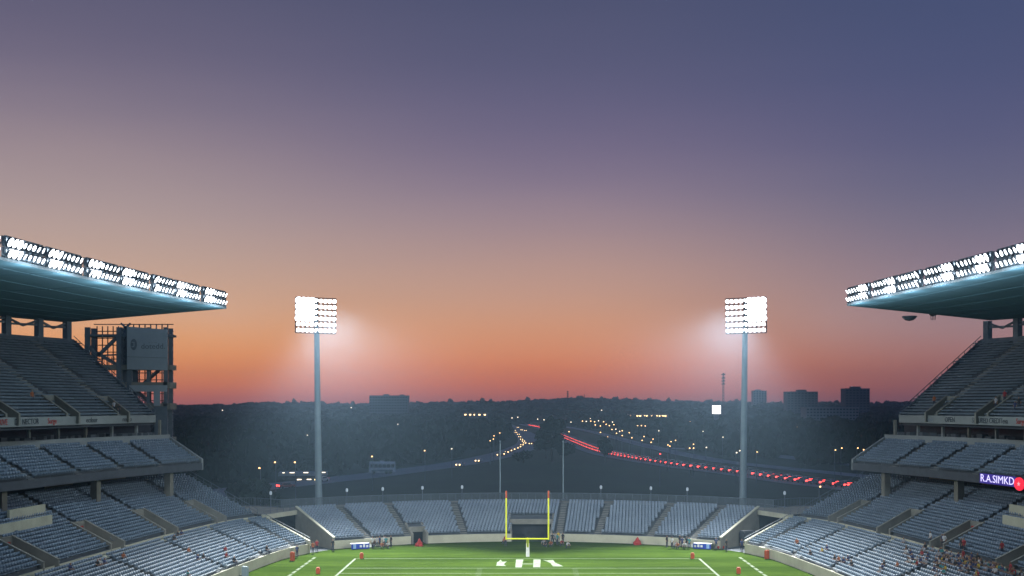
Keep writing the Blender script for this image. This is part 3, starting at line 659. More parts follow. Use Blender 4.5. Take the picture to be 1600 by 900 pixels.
def lines():
    mb = MB(); z = 0.026
    def line(a, b, w, zz=z):
        a, b = Vector((*a,zz)), Vector((*b,zz)); d = (b-a).normalized(); n = Vector((-d.y,d.x,0))*w/2; mb.quad(a-n,b-n,b+n,a+n)
    hw = 23.6
    for s in (-1,1): line((s*hw,60),(s*hw,YE+0.1),0.30)
    mb.build_ = None
    tag(mb.build('field_lines', M['paint']), kind='structure')
    mb = MB()
    for y in (YE, YG, YG-4.57, YG-9.1, YG-13.7):
        a, b = (-hw,y),(hw,y); mb.quad((-hw,y-0.13,z),(hw,y-0.13,z),(hw,y+0.13,z),(-hw,y+0.13,z))
    for s in (-1,1):
        for y in np.arange(70, YE+1, 2.6): mb.quad((s*29.4-0.2,y,z),(s*29.4+0.2,y,z),(s*29.4+0.2,y+1.9,z),(s*29.4-0.2,y+1.9,z))
        for y in np.arange(YG-30, YG-0.6, 0.914*1): mb.quad((s*6.1-0.35,y,z+.002),(s*6.1+0.35,y,z+.002),(s*6.1+0.35,y+0.12,z+.002),(s*6.1-0.35,y+0.12,z+.002))
    tag(mb.build('yard_lines', M['faint_paint']), kind='structure')
lines()
def field_logo():
    t = thing('field_emblem', 'white painted emblem of two bars between two winged strokes in the end zone', 'field marking', (0,0,0))
    def poly(name, pts, m, z=0.030):
        mb = MB(); q = [Pz(760+px/12.31, 865+py/12.31, z) for px, py in pts]; mb.add(q, [tuple(range(len(q)))]); return mb.build(name, m, t)
    poly('bar', [(555,265),(680,265),(712,112),(570,112)], M['paint']); poly('bar', [(900,262),(1035,262),(1045,112),(905,112)], M['paint'])
    poly('crossbar', [(690,205),(900,205),(900,190),(692,190)], M['faint_paint'], 0.032)
    poly('wing', [(190,235),(380,240),(335,200),(395,150),(310,155),(270,115),(240,150),(205,165)], M['paint'])
    poly('wing', [(1080,118),(1160,128),(1280,120),(1320,170),(1480,245),(1280,245),(1230,180)], M['paint'])
field_logo()

# ------------------------------------------------------------------ end stand
def end_stand():
    st = thing('end_stand', 'low curved end zone seating of blue grey seats behind the goalposts', 'grandstand')
    tr = Tier(EF, EB, 1.15, 5.0, 18); TIERS['end'] = tr
    ts = np.linspace(0,1,600); fx = tr.at(ts,0)[:,0]; tX = lambda x: float(np.interp(x, fx, ts))
    ais = [tX(x) for x in (-23.6,-17.9,-9.7,4.9,10.7,18.4,24.4)]
    cuts = [(tX(-2.5),tX(3.7),0,10/18),(tX(-17.4),tX(-15.2),0,6/18)]
    tr.terrace(st, M['tread'], cuts=cuts, bottom=0.0, nt=120); tr.seats(st, M['end_seat'], ais, cuts, spacing=0.52, width=0.42, aisle_w=1.1); tr.stairs(st, ais, w=1.05, cuts=cuts)
    tt = np.linspace(0,1,121)
    keep = lambda t: not any(a < t < b for a,b,_,_ in cuts)
    mb = MB(); pa = tr.at(tt,0); d = tr.at(tt,1)-pa; d /= np.linalg.norm(d,axis=1)[:,None]
    for i in range(120):
        if not keep((tt[i]+tt[i+1])/2):
            if mb.n: mb.build('front_wall', M['pale_concrete'], st); mb = MB()
            continue
        a, b = pa[i], pa[i+1]; a2, b2 = a+d[i]*0.3, b+d[i+1]*0.3
        mb.quad((*a,0),(*b,0),(*b,1.2),(*a,1.2)); mb.quad((*a,1.2),(*b,1.2),(*b2,1.2),(*a2,1.2))
    mb.build('front_wall', M['pale_concrete'], st)
    for s in (0,1):
        mb = MB(); p0, p1 = tr.at(float(s),0)[0], tr.at(float(s),1)[0]; mb.panel(p0,p1,0,1.65,0,5.5,0.3); mb.build('side_wall', M['concrete'], st)
        mb = MB(); mb.bar((*p0,1.70),(*p1,5.55),0.42,0.14); mb.build('coping', M['pale_concrete'], st)
    # middle gate
    for (x0,x1,rows,zl,cat) in ((-2.5,3.7,10,2.6,'gate'),(-17.4,-15.2,6,1.9,'gate')):
        a, b = tr.at(tX(x0),0)[0], tr.at(tX(x1),0)[0]; a1, b1 = tr.at(tX(x0),rows/18)[0], tr.at(tX(x1),rows/18)[0]; zt = tr.zrow(rows)
        mb = MB(); mb.panel(a,a1,0,1.6,0,zt+0.5,0.3); mb.panel(b,b1,0,1.6,0,zt+0.5,0.3)
        e = (a1-a)/np.linalg.norm(a1-a); g = 0.55
        c, dd = a+(a1-a)*g, b+(b1-b)*g; mb.panel(c,dd,zl-0.25,zl+0.55,zl-0.25,zl+0.55,0.5); mb.build('gate_surround', M['concrete'], st)
        mb = MB(); mb.panel(a1,b1,zl,zt+0.1,zl,zt+0.1,0.2)
        mb.quad((*c,zl+0.54),(*dd,zl+0.54),(*b1,zl+0.75),(*a1,zl+0.75)); mb.build('gate_roof', M['tread'], st)
        mb = MB(); mb.panel(c+(a1-a)*0.12,dd+(a1-a)*0.12,0,zl,0,zl,0.08); mb.build('gate_shade', M['dark'], st)  # dark sheet across the gate, its inner shade put into the colour
    # concourse and fence behind the rows
    full = np.vstack([catmull(EB, np.linspace(0,1,61))]); o = catmull(EB, np.linspace(0,1,61))-catmull(EF, np.linspace(0,1,61)); o /= np.linalg.norm(o,axis=1)[:,None]
    outer = full+o*4.5
    ends_l = np.array([(-57.0,176.5),(-50,178.0),(-43.5,178.8)]); inn_l = np.array([(-51.3,168.9),(-45,169.0),(-39.5,170.0)])
    inner = np.vstack([inn_l, full, (inn_l*np.array([-1,1]))[::-1]]); outer = np.vstack([ends_l, outer, (ends_l*np.array([-1,1]))[::-1]])
    mb = MB(); mb.strip([(*p,5.02) for p in inner],[(*p,5.02) for p in outer]); mb.strip([(*p,5.02) for p in outer],[(*p,0) for p in outer]); mb.build('concourse', M['concrete'], st)
    return tr, outer
END, RIM = end_stand()
def rim_fence():
    t = thing('rim_fence', 'low grey mesh fence round the top of the end stand', 'fence')
    mb = MB(); pts = RIM
    for i in range(len(pts)-1):
        a, b = pts[i], pts[i+1]; mb.bar((*a,5.02),(*a,6.35),0.09); mb.bar((*a,6.3),(*b,6.3),0.08); mb.bar((*a,5.1),(*b,5.1),0.06)
    mb.build('fence_posts', M['steel'], t)
    mb = MB()
    for i in range(len(pts)-1):
        a, b = pts[i], pts[i+1]
        for k in range(18):
            c = a+(b-a)*(k+0.5)/18; mb.bar((*c,5.1),(*c,6.28),0.05,0.03)
    mb.build('fence_bars', M['steel'], t)
rim_fence()
def corner_tunnel(s):
    t = thing('corner_tunnel', f'wide dark service tunnel under a concrete lintel at the {SIDE[s]} corner', 'tunnel')
    A0, A1, E0, E1 = [np.array((x*s,y)) for x,y in ((31.0,159.8),(38.7,164.5),(28.3,164),(35.5,172))]
    mb = MB(); mb.panel(A1, E1, 4.35, 5.0, 4.35, 5.0, 0.9); mb.build('lintel', M['pale_concrete'], t)
    d = np.array((s*0.8,0.6)); B1, F1 = A1+d*5, E1+d*5
    mb = MB(); mb.panel(B1, F1, 0, 4.35, 0, 4.35, 0.2); mb.quad((*A1,4.33),(*E1,4.33),(*F1,4.33),(*B1,4.33)); mb.panel(A1, B1, 0, 4.33, 0, 4.33, 0.2); mb.panel(E1, F1, 0, 4.33, 0, 4.33, 0.2); mb.build('tunnel_lining', M['dark'], t)  # lining coloured near black for the shade in the tunnel
    mb = MB(); mb.quad((*A1,5.0),(*E1,5.0),(*F1,5.03),(*B1,5.03)); mb.build('bridge_deck', M['concrete'], t)
    mb = MB(); rail(mb, [(*(A1+(E1-A1)*k/5),5.0) for k in range(6)], 1.0, 0.03, 1); mb.build('handrail', M['steel'], t)
for s in (-1,1): corner_tunnel(s)

# ------------------------------------------------------------------ goalposts and small things on the field
def goalposts():
    D = YE; k = D/F; t = thing('goalposts', 'yellow gridiron goalposts with orange tips and a white padded post', 'goalposts', (0,D,0))
    x0, x1, xc, zc, zt = (791-CX)*k, (857-CX)*k, 0.05, CH-(842-HY)*k, CH-(767-HY)*k
    mb = MB(); mb.tube((x0,0,zc),(x1,0,zc),0.10,n=12); mb.build('crossbar', M['yellow'], t)
    for x in (x0,x1):
        mb = MB(); mb.tube((x,0,zc-0.1),(x,0,zt-1.0),0.10,n=12); u = mb.build('upright', M['yellow'], t)
        mb = MB(); mb.tube((x,0,zt-1.0),(x,0,zt),0.105,n=12); mb.build('tip', M['orange'], u)
    mb = MB(); mb.tube((xc,0,zc),(xc,0.6,zc-0.35),0.17); mb.tube((xc,0.6,zc-0.35),(xc,2.0,zc-1.3),0.17); mb.tube((xc,2.0,zc-1.3),(xc,2.1,1.7),0.17); mb.build('gooseneck', M['yellow'], t)
    mb = MB(); mb.tube((xc,2.1,0.02),(xc,2.1,1.85),0.24,0.21,14); mb.build('post_pad', M['white_pad'], t)
goalposts()
def net_poles():
    for px, w in ((781.5,'left'),(880,'right')):
        D = 189; p = thing('net_pole', f'thin bare pole behind the rows, just {w} of the goalposts', 'pole', ((px-CX)*D/F, D, 5.0), 0, 'net poles behind the goalposts')
        z = CH+(HY-690)*D/F-5; mb = MB(); mb.tube((0,0,0),(0,0,z),0.12,0.09,8); mb.build('pole', M['pole'], p)
        mb = MB(); mb.lathe([(0.16,0),(0.16,0.12),(0.02,0.2)],(0,0,z)); mb.build('cap', M['pole'], p); mb = MB(); mb.box((0,0,0.15),(0.5,0.5,0.3)); mb.build('base_plate', M['steel'], p)
net_poles()
def post_lamps():
    src = None
    lab = {423:'leftmost, by the side stand',542:'second from the left',598:'third from the left',660:'fourth from the left',722:'just left of the net poles',
           939:'just right of the net poles',1017:'third from the right floodlight tower',1074:'left beside the right floodlight tower',1226:'right of the right floodlight tower'}
    for px in lab:
        i = np.argmin(np.abs(CX+RIM[:,0]*F/RIM[:,1]-px)); p = RIM[i]*0.995; D = p[1]; x = (px-CX)*D/F
        if src is None:
            o = thing('post_lamp', '', 'lamp post', (x,D,5.02), 0, 'post lamps along the end stand rim')
            mb = MB(); mb.tube((0,0,0),(0,0,2.1),0.07,0.06,8); mb.build('post', M['steel'], o)
            mb = MB(); mb.lathe([(0.12,2.1),(0.20,2.22),(0.20,2.55),(0.13,2.65),(0.05,2.7)]); mb.build('lantern', M['dim_lamp'], o)
            proto(o); src = o
        else: o = copy_tree(src); o.location = (x,D,5.02)
        o['label'] = 'post lamp with pale lantern on the rim, '+lab[px]
post_lamps()
def pylons():
    src = None
    for px, py, w in ((565,872.5,'at the left end of the end line'),(497,896,'beside the left outer dashed line'),(1082,872.5,'at the right end of the end line'),(1154,896,'beside the right outer dashed line')):
        p = Pz(px,py,0.02)
        if src is None:
            mb = MB(); mb.hexa([(-.22,-.22,0),(.22,-.22,0),(.22,.22,0),(-.22,.22,0),(-.24,-.24,.62),(.24,-.24,.62),(.24,.24,.62),(-.24,.24,.62)]); mb.box((0,0,0.70),(0.36,0.36,0.14))
            src = o = mb.build('pylon', M['orange'], None, p)
        else: o = src.copy(); COL.objects.link(o); o.location = p
        tag(o, 'orange foam pylon '+w, 'pylon', 'orange pylons on the field')
pylons()
def wall_pads():
    for px, py, z0, sx, sz, mm, lab in ((457,872,0,0.60,1.10,'orange','tall orange pad against the left front wall near the corner'),(1198,869,0,0.60,1.10,'orange','tall orange pad against the right front wall near the corner'),
                                        (383,896,0,0.9,1.1,'pole','teal grey padded box at the foot of the left wall'),(1271,892,0,0.9,1.1,'pole','teal grey padded box at the foot of the right wall')):
        p = Pz(px, py+4, 0.02); mb = MB(); mb.box((0,0,sz/2),(sx,0.3,sz)); mb.box((0,0,sz+0.04),(sx*0.86,0.24,0.08)); mb.box((0,0,sz*.5),(sx+0.02,0.2,0.06))
        tag(mb.build('wall_pad', M[mm], None, p, 0.5*(1 if px > CX else -1)), lab, 'pad', 'pads along the front walls')
    src = None
    for px, py, lab in ((655,853,'red tarpaulin heap in front of the small gate in the end wall'),(996,851,'red tarpaulin heap at the foot of the end wall right of the goalposts'),(1125,857,'red tarpaulin heap at the mouth of the right tunnel')):
        p = Pz(px,py,0.02)
        if src is None:
            bm = bmesh.new(); bmesh.ops.create_icosphere(bm, subdivisions=3, radius=1)
            for v in bm.verts:
                c = v.co; k = 1+0.22*math.sin(5*c.x+1)*math.cos(4*c.y)+0.12*math.sin(9*c.z+3*c.x); v.co = Vector((c.x*0.62*k, c.y*0.5*k, max(0,c.z)*(0.95-0.4*abs(c.x))*k))
            me = bpy.data.meshes.new('tarpaulin'); bm.to_mesh(me); bm.free(); src = o = link_mesh('tarpaulin', me, M['red'], None, p)
        else: o = src.copy(); COL.objects.link(o); o.location = p; o.rotation_euler = (0,0,random.uniform(0,3))
        tag(o, lab, 'tarpaulin')
wall_pads()
def bench_banner(x0, x1, py, lab, flip):
    a, b = Pz(x0,py[0],0.02), Pz(x1,py[1],0.02); d = b-a; L = d.length; t = thing('sideline_table', lab, 'table', (a+b)/2, math.atan2(d.y,d.x))
    mb = MB(); mb.box((0,0.35,0.78),(L,0.8,0.05)); mb.build('tabletop', M['white'], t)
    mb = MB(); mb.box((0,-0.06,0.40),(L,0.05,0.74)); c = mb.build('blue_cloth', M['blue_banner'], t)
    mb = MB(); mb.box((-L*0.33*flip,-0.10,0.42),(L*0.16,0.02,0.62)); mb.build('badge', M['light_blue'], c)
    mb = MB()
    for k in range(5): mb.box((flip*(L*0.02+k*0.48),-0.10,0.42+0.05*math.sin(k*2)),(0.32,0.02,0.34+0.1*(k%2)))
    mb.build('white_mark', M['white'], c)
    for x in (-L/2+0.2, L/2-0.2): mb = MB(); mb.box((x,0.6,0.38),(0.06,0.06,0.75)); mb.build('leg', M['steel'], t)
bench_banner(549,577,(858.5,857),'table with a blue cloth and pale badge at the left end of the end wall',1)
bench_banner(1083,1111,(857,858.5),'table with a blue cloth at the right end of the end wall',-1)
def tunnel_clutter():
    for px, py, sx, sz, mm, lab in ((505,853,1.9,2.0,'red','dark red equipment locker inside the left tunnel mouth'),(478,848,1.7,2.2,'steel','dark equipment cage deeper in the left tunnel'),
                                    (1168,854,2.0,2.4,'dark_steel','dark equipment cage inside the right tunnel mouth'),(1182,846,1.6,2.1,'red','dark red equipment locker deeper in the right tunnel')):
        p = Pz(px,py,0.02); t = thing('equipment_locker', lab, 'locker', p, 0.4 if px > CX else -0.4)
        mb = MB(); mb.box((0,0,sz/2+0.1),(sx,1.0,sz-0.2)); mb.build('body', mat('locker_paint',(0.10,0.025,0.025),0.6) if mm == 'red' else M[mm], t)
        for k in (-1,1): mb = MB(); mb.box((k*sx/4,-0.52,sz/2+0.1),(sx/2-0.08,0.04,sz-0.35)); mb.build('door', M['dark_steel'] if mm != 'red' else M['steel'], t)
        for k in (-1,1): mb = MB(); mb.tube((k*sx*0.4,-0.3,0.1),(k*sx*0.4,0.3,0.1),0.1,n=8); mb.build('wheel', M['tyre'], t)
tunnel_clutter()

# ------------------------------------------------------------------ steel stair tower and billboard behind the left upper deck
def stair_tower():
    D = 180; k = D/F; X = lambda px: (px-CX)*k; Z = lambda py: CH-(py-HY)*k
    t = thing('stair_tower', 'open steel stair tower with lattice bracing beyond the left upper deck', 'tower', (0,D,0))
    x0, x1, x2, x3, x4 = X(122), X(136), X(187), X(203), X(263); zr = 33.6; dep = 2.6
    for px, w in ((137,0.7),(187,0.8),(203,0.7),(232,0.5),(259,0.6)):
        for y in ((0,dep) if px != 232 else (0,)): mb = MB(); mb.box((X(px),y,zr/2),(w,w,zr)); mb.build('column', M['steel'], t)
    for py, th in ((524,0.35),(574,0.8),(602,1.0),(635,1.0),(688,1.0)):
        mb = MB(); xl = X(137) if py < 590 else X(190); mb.box(((xl+X(263))/2,dep/2,Z(py)),(X(263)-xl+0.8,dep+0.6,th)); mb.build('floor_beam' if th < 0.7 else 'floor_slab', M['steel'] if th < 0.7 else M['concrete'], t)
    mb = MB()                                                 # bracing
    a, b = X(137), X(187)
    mb.bar((a,0.3,Z(540)),(X(152),0.3,Z(556)),0.5); mb.bar((X(152),0.3,Z(556)),(b,0.3,Z(522)),0.5); mb.bar((X(152),0.3,Z(552)),(b,0.3,Z(573)),0.5); mb.bar((a,0.3,Z(556)),(b,0.3,Z(554)),0.25)
    for i in range(5): mb.bar((X(188),0.3,Z(505+i*13)),(X(203),0.3,Z(505+(i+1)*13)),0.28); mb.bar((X(203),0.3,Z(505+i*13)),(X(188),0.3,Z(505+(i+1)*13)),0.28)
    mb.build('bracing', M['steel'], t)
    mb = MB()                                                 # the lattice screen
    for px in np.arange(142,187,8.5): mb.bar((X(px),dep,Z(508)),(X(px),dep,Z(575)),0.14)
    for px in np.arange(191,262,9): mb.bar((X(px),dep,Z(505)),(X(px),dep,Z(690)),0.16)
    for py in np.arange(505,690,11): mb.bar((X(137 if py < 580 else 190),dep,Z(py)),(X(263),dep,Z(py)),0.14)
    for px in np.arange(140,204,4): mb.bar((X(px),dep+.3,Z(556)),(X(px),dep+.3,Z(596)),0.07)
    mb.build('lattice_screen', M['dark_steel'], t)
    for i in range(7):                                        # flights of stairs
        z0, z1 = 2+i*4.3, 2+(i+1)*4.3; xa, xb = (X(208),X(255)) if i % 2 else (X(255),X(208)); mb = MB()
        mb.bar((xa,dep*0.55,z0),(xb,dep*0.55,z1),1.5,0.25); mb.build('stair_flight', M['steel'], t)
    for z0, z1, px0, px1 in ((635,688,243,263),(602,612,204,263),(612,634,242,252)):
        mb = MB(); mb.box(((X(px0)+X(px1))/2,-0.55,(Z(z0)+Z(z1))/2),(X(px1)-X(px0),0.12,Z(z0)-Z(z1))); mb.build('wall_panel', M['panel'] if z0 != 635 else M['steel'], t)
    b = thing('billboard', 'large grey billboard with a round dark badge hung on the stair tower', 'billboard', ((X(203)+X(265))/2, D-1.3, Z(578)))
    w, h = X(265)-X(203), Z(511)-Z(578)
    mb = MB(); mb.hexa([(-w/2,0,0.05),(w/2,0,-0.1),(w/2,0.35,-0.1),(-w/2,0.35,0.05),(-w/2,0,h),(w/2,0,h-0.5),(w/2,0.35,h-0.5),(-w/2,0.35,h)]); mb.build('board', M['panel'], b)
    bx = (213.5-234)*k; bz = Z(539)-Z(578)
    mb = MB(); n = 24; ring = [(bx+0.52*math.cos(2*math.pi*i/n), 0.9*math.sin(2*math.pi*i/n)+bz) for i in range(n)]
    mb.add([(x,-0.03,z) for x,z in ring],[tuple(range(n))]); bd = mb.build('badge', M['steel'], b)
    for dx, dz, sx, sz in ((-0.1,0.35,0.45,0.14),(0.05,0.0,0.14,0.6),(-0.12,-0.35,0.4,0.14)):
        mb = MB(); mb.box((bx+dx,-0.06,bz+dz),(sx,0.03,sz)); mb.build('badge_stroke', M['panel'], bd)
    me = text_mesh('dotedd.', 1.25, 0.015); o = link_mesh('lettering', me, M['steel'], b, ((243.5-234)*k,-0.03,Z(542)-Z(578))); o.rotation_euler = (R(90),0,0)
    me = text_mesh('. . ..', 0.9, 0.015); o = link_mesh('lettering', me, M['steel'], b, ((243-234)*k,-0.03,Z(534)-Z(578))); o.rotation_euler = (R(90),0,0)
    mb = MB(); mb.bar((-w/2,-0.04,h*0.30),(w/2,-0.04,h*0.27),0.04,0.06); mb.build('seam', M['steel'], b)
stair_tower()
def hanging_speaker(px, py, D, r, lab):
    p = P(px, py, D); t = thing('hanging_loudspeaker', lab, 'loudspeaker', p)
    mb = MB(); mb.lathe([(0.05*r,-0.62*r),(0.55*r,-0.5*r),(0.9*r,-0.2*r),(r,0.0),(0.96*r,0.05*r),(0.3*r,0.08*r)],n=20); mb.build('dome', M['dark_steel'], t, smooth=True)
    h = 33.7-p.z
    for a in range(4): mb = MB(); mb.bar((0.6*r*math.cos(a*1.57),0.6*r*math.sin(a*1.57),0.03),(0.5*r*math.cos(a*1.57),0.5*r*math.sin(a*1.57),h),0.07); mb.build('hanger', M['dark_steel'], t)
hanging_speaker(1421,494.5,161,1.05,'large dark dome loudspeaker hung under the right roof'); hanging_speaker(1458,490.5,166,0.6,'small dark dome loudspeaker close under the right roof')
def led_board():
    tr = TIERS[1,'mid']; tt = np.linspace(0,1,800); pp = tr.at(tt,0); pxs = CX+pp[:,0]*F/pp[:,1]
    def at(px): i = int(np.argmin(np.abs(pxs-px))); return Vector((*pp[i],0))
    a, b = at(1533), at(1589); c = (a+b)/2; d = a-b; d = b-a; rz = math.atan2(d.y,d.x); L = d.length
    nrm = Vector((d.y,-d.x,0)).normalized()
    if nrm.x > 0: nrm = -nrm; 
    t = thing('led_board', 'lit blue ribbon board with white letters on the right middle tier', 'scoreboard', c+nrm*0.15+Vector((0,0,12.38)), rz)
    mb = MB(); mb.box((0,0.04,0),(L,0.10,1.15)); mb.build('screen', M['led_blue'], t)
    me = text_mesh('R.A.SIMKD', 1.25, 0.01); xs = [v.co.x for v in me.vertices]; k = (L*0.93)/(max(xs)-min(xs))
    for v in me.vertices: v.co.x = (v.co.x-(max(xs)+min(xs))/2)*k
    o = link_mesh('lettering', me, M['led_text'], t, (0,-0.03,0.0)); o.rotation_euler = (R(90),0,0)
    c2 = at(1595); t2 = thing('led_disc', 'glowing red disc beside the white letters of the ribbon board', 'scoreboard', c2+nrm*0.2+Vector((0,0,12.2)), rz)
    mb = MB(); n = 24; mb.add([(0.95*math.cos(2*math.pi*i/n),0,0.75*math.sin(2*math.pi*i/n)) for i in range(n)]+[(0.95*math.cos(2*math.pi*i/n),0.1,0.75*math.sin(2*math.pi*i/n)) for i in range(n)],[tuple(range(n))]+[(i,(i+1)%n,n+(i+1)%n,n+i) for i in range(n)]); mb.build('screen', M['led_red'], t2)
    mb = MB(); mb.add([((0.36 if i % 2 == 0 else 0.16)*math.sin(math.pi*i/5),-0.03,(0.3 if i % 2 == 0 else 0.13)*math.cos(math.pi*i/5)) for i in range(10)],[tuple(range(10))]); mb.build('star', M['led_pink'], t2)
led_board()

# ------------------------------------------------------------------ roads
def ribbon(name, pts, w, m, z, n=90):
    p = catmull(pts, np.linspace(0,1,n)); d = np.gradient(p, axis=0); d /= np.linalg.norm(d,axis=1)[:,None]; nn = np.stack([-d[:,1],d[:,0]],1)
    w = np.broadcast_to(w, (n,)) if np.ndim(w) == 0 else np.interp(np.linspace(0,1,n), np.linspace(0,1,len(w)), w)
    mb = MB(); zz = lambda q: float(tz(q[0],q[1]))+z
    A, B = p-nn*w[:,None]/2, p+nn*w[:,None]/2
    mb.strip([(*q,zz(q)) for q in A],[(*q,zz(q)) for q in B]); return tag(mb.build(name, m), kind='structure'), p
def G(px, py): q = Pz(px,py,0.0); return (q.x,q.y)
LEFT_ROAD = [G(250,792),G(360,768),G(450,757),G(560,745),G(640,735),G(700,727),G(760,716),G(800,706),G(822,697),G(829,690),G(824,682),G(813,674),G(800,668),G(790,664)]
RIGHT_ROAD = [G(1420,775),G(1330,762),G(1250,753),G(1160,740),G(1050,726),G(950,709),G(905,693),G(872,679),G(848,669),G(820,663.5)]
FAR_ROAD = [G(1420,752),G(1330,742),G(1200,729),G(1100,716),G(1000,694),G(940,678),G(890,668),G(850,663)]
ribbon('highway', LEFT_ROAD, 15, M['asphalt'], 0.05); ribbon('highway', RIGHT_ROAD, 15, M['asphalt'], 0.06); ribbon('slip_road', FAR_ROAD, 9, M['asphalt'], 0.045)
ribbon('service_road', [G(1420,735),G(1300,722),G(1200,711),G(1120,704),G(1040,700)], 12, M['asphalt'], 0.04)
def lane_lines():
    for name, pts in (('lane_line',LEFT_ROAD),('lane_line',RIGHT_ROAD)):
        for off in (-6.6,0.0,6.6):
            p = catmull(pts, np.linspace(0,1,240)); d = np.gradient(p,axis=0); d /= np.linalg.norm(d,axis=1)[:,None]; nn = np.stack([-d[:,1],d[:,0]],1); p = p+nn*off; mb = MB()
            A, B = p-nn*0.10, p+nn*0.10
            for i in range(0,238,2 if off == 0 else 1): mb.strip([(*q,0.075) for q in A[i:i+2]],[(*q,0.075) for q in B[i:i+2]])
            tag(mb.build(name, M['paint']), kind='structure')
lane_lines()

# ------------------------------------------------------------------ cars
def car_proto(name='car'):
    o = thing(name, '', 'car')
    prof = [(-2.2,.35),(-2.25,.75),(-2.1,.95),(-1.3,.98),(-0.7,1.42),(0.9,1.45),(1.7,1.0),(2.2,.95),(2.25,.6),(2.15,.35)]   # y, z ; front is -Y
    mb = MB(); n = len(prof); W = lambda z: 0.9 if z < 1.1 else 0.72
    vs = [(-W(z),y,z) for y,z in prof]+[(W(z),y,z) for y,z in prof]
    mb.add(vs, [(i,(i+1)%n,n+(i+1)%n,n+i) for i in range(n)]+[tuple(range(n-1,-1,-1)),tuple(range(n,2*n))]); b = mb.build('body', M['car_paint'], o)
    mb = MB()
    for s in (-1,1): mb.hexa([(s*0.70,-0.95,1.02),(s*0.93,-0.95,1.02),(s*0.93,1.35,1.02),(s*0.70,1.35,1.02),(s*0.6,-0.62,1.36),(s*0.76,-0.62,1.36),(s*0.76,0.9,1.36),(s*0.6,0.9,1.36)])
    mb.hexa([(-.68,-1.25,1.0),(.68,-1.25,1.0),(.68,-1.1,1.0),(-.68,-1.1,1.0),(-.62,-.78,1.38),(.62,-.78,1.38),(.62,-.6,1.38),(-.62,-.6,1.38)])
    mb.hexa([(-.68,1.6,1.03),(.68,1.6,1.03),(.68,1.72,1.03),(-.68,1.72,1.03),(-.62,.9,1.40),(.62,.9,1.40),(.62,1.05,1.40),(-.62,1.05,1.40)])
    mb.build('windows', M['glass'], o)
    for x in (-.82,.82):
        for y in (-1.35,1.35): mb = MB(); mb.tube((x-.1,y,.33),(x+.1,y,.33),.33,n=12); mb.build('wheel', M['tyre'], o)
    return o
def lights(o, m_back, m_front, k=1.0):
    for x in (-.62,.62): mb = MB(); mb.box((x,2.26,.78),(.42*k,.06,.32*k)); mb.build('tail_light', m_back, o)
    if k > 1.3: mb = MB(); mb.box((0,2.25,.86),(.7,.05,.16)); mb.build('added_light_bar', m_back, o)  # added glowing strip, joins the tail lights into a continuous red trail
    for x in (-.62,.62): mb = MB(); mb.lathe([(0.05,0),(0.2*k,0.02),(0.2*k,0.06)],n=10); h = mb.build('headlight', m_front, o, (x,-2.27,.68)); h.rotation_euler = (R(90),0,0)
    return o
CARCOL = [(0.05,0.05,0.06),(0.35,0.36,0.38),(0.6,0.6,0.6),(0.2,0.03,0.03),(0.03,0.06,0.15),(0.12,0.12,0.13)]
OFFLAMP = mat('lamp_glass', (0.3,0.3,0.3), 0.3)
RED_CAR = proto(lights(car_proto(), M['tail'], OFFLAMP, 1.35)); WHITE_CAR = proto(lights(car_proto(), M['tail_dim'], M['head'], 1.15))
used = set()
def put_car(src, xy, rz, label, group, i):
    if src.name not in used: o = src; used.add(src.name)
    else: o = copy_tree(src)
    o.location = (xy[0],xy[1],float(tz(xy[0],xy[1]))+0.07); o.rotation_euler = (0,0,rz); o['label'] = label; o['group'] = group
    c = CARCOL[i % len(CARCOL)]
    for ch in (KID.get(o.name) or [x for x in o.children]):
        if ch.name.startswith('body'): ch.color = (*c,1)
    return o
def along(pts, ds):
    t = np.linspace(0,1,3000); p = catmull(pts,t); s = np.concatenate([[0],np.cumsum(np.hypot(*np.diff(p,axis=0).T))]); return p, s
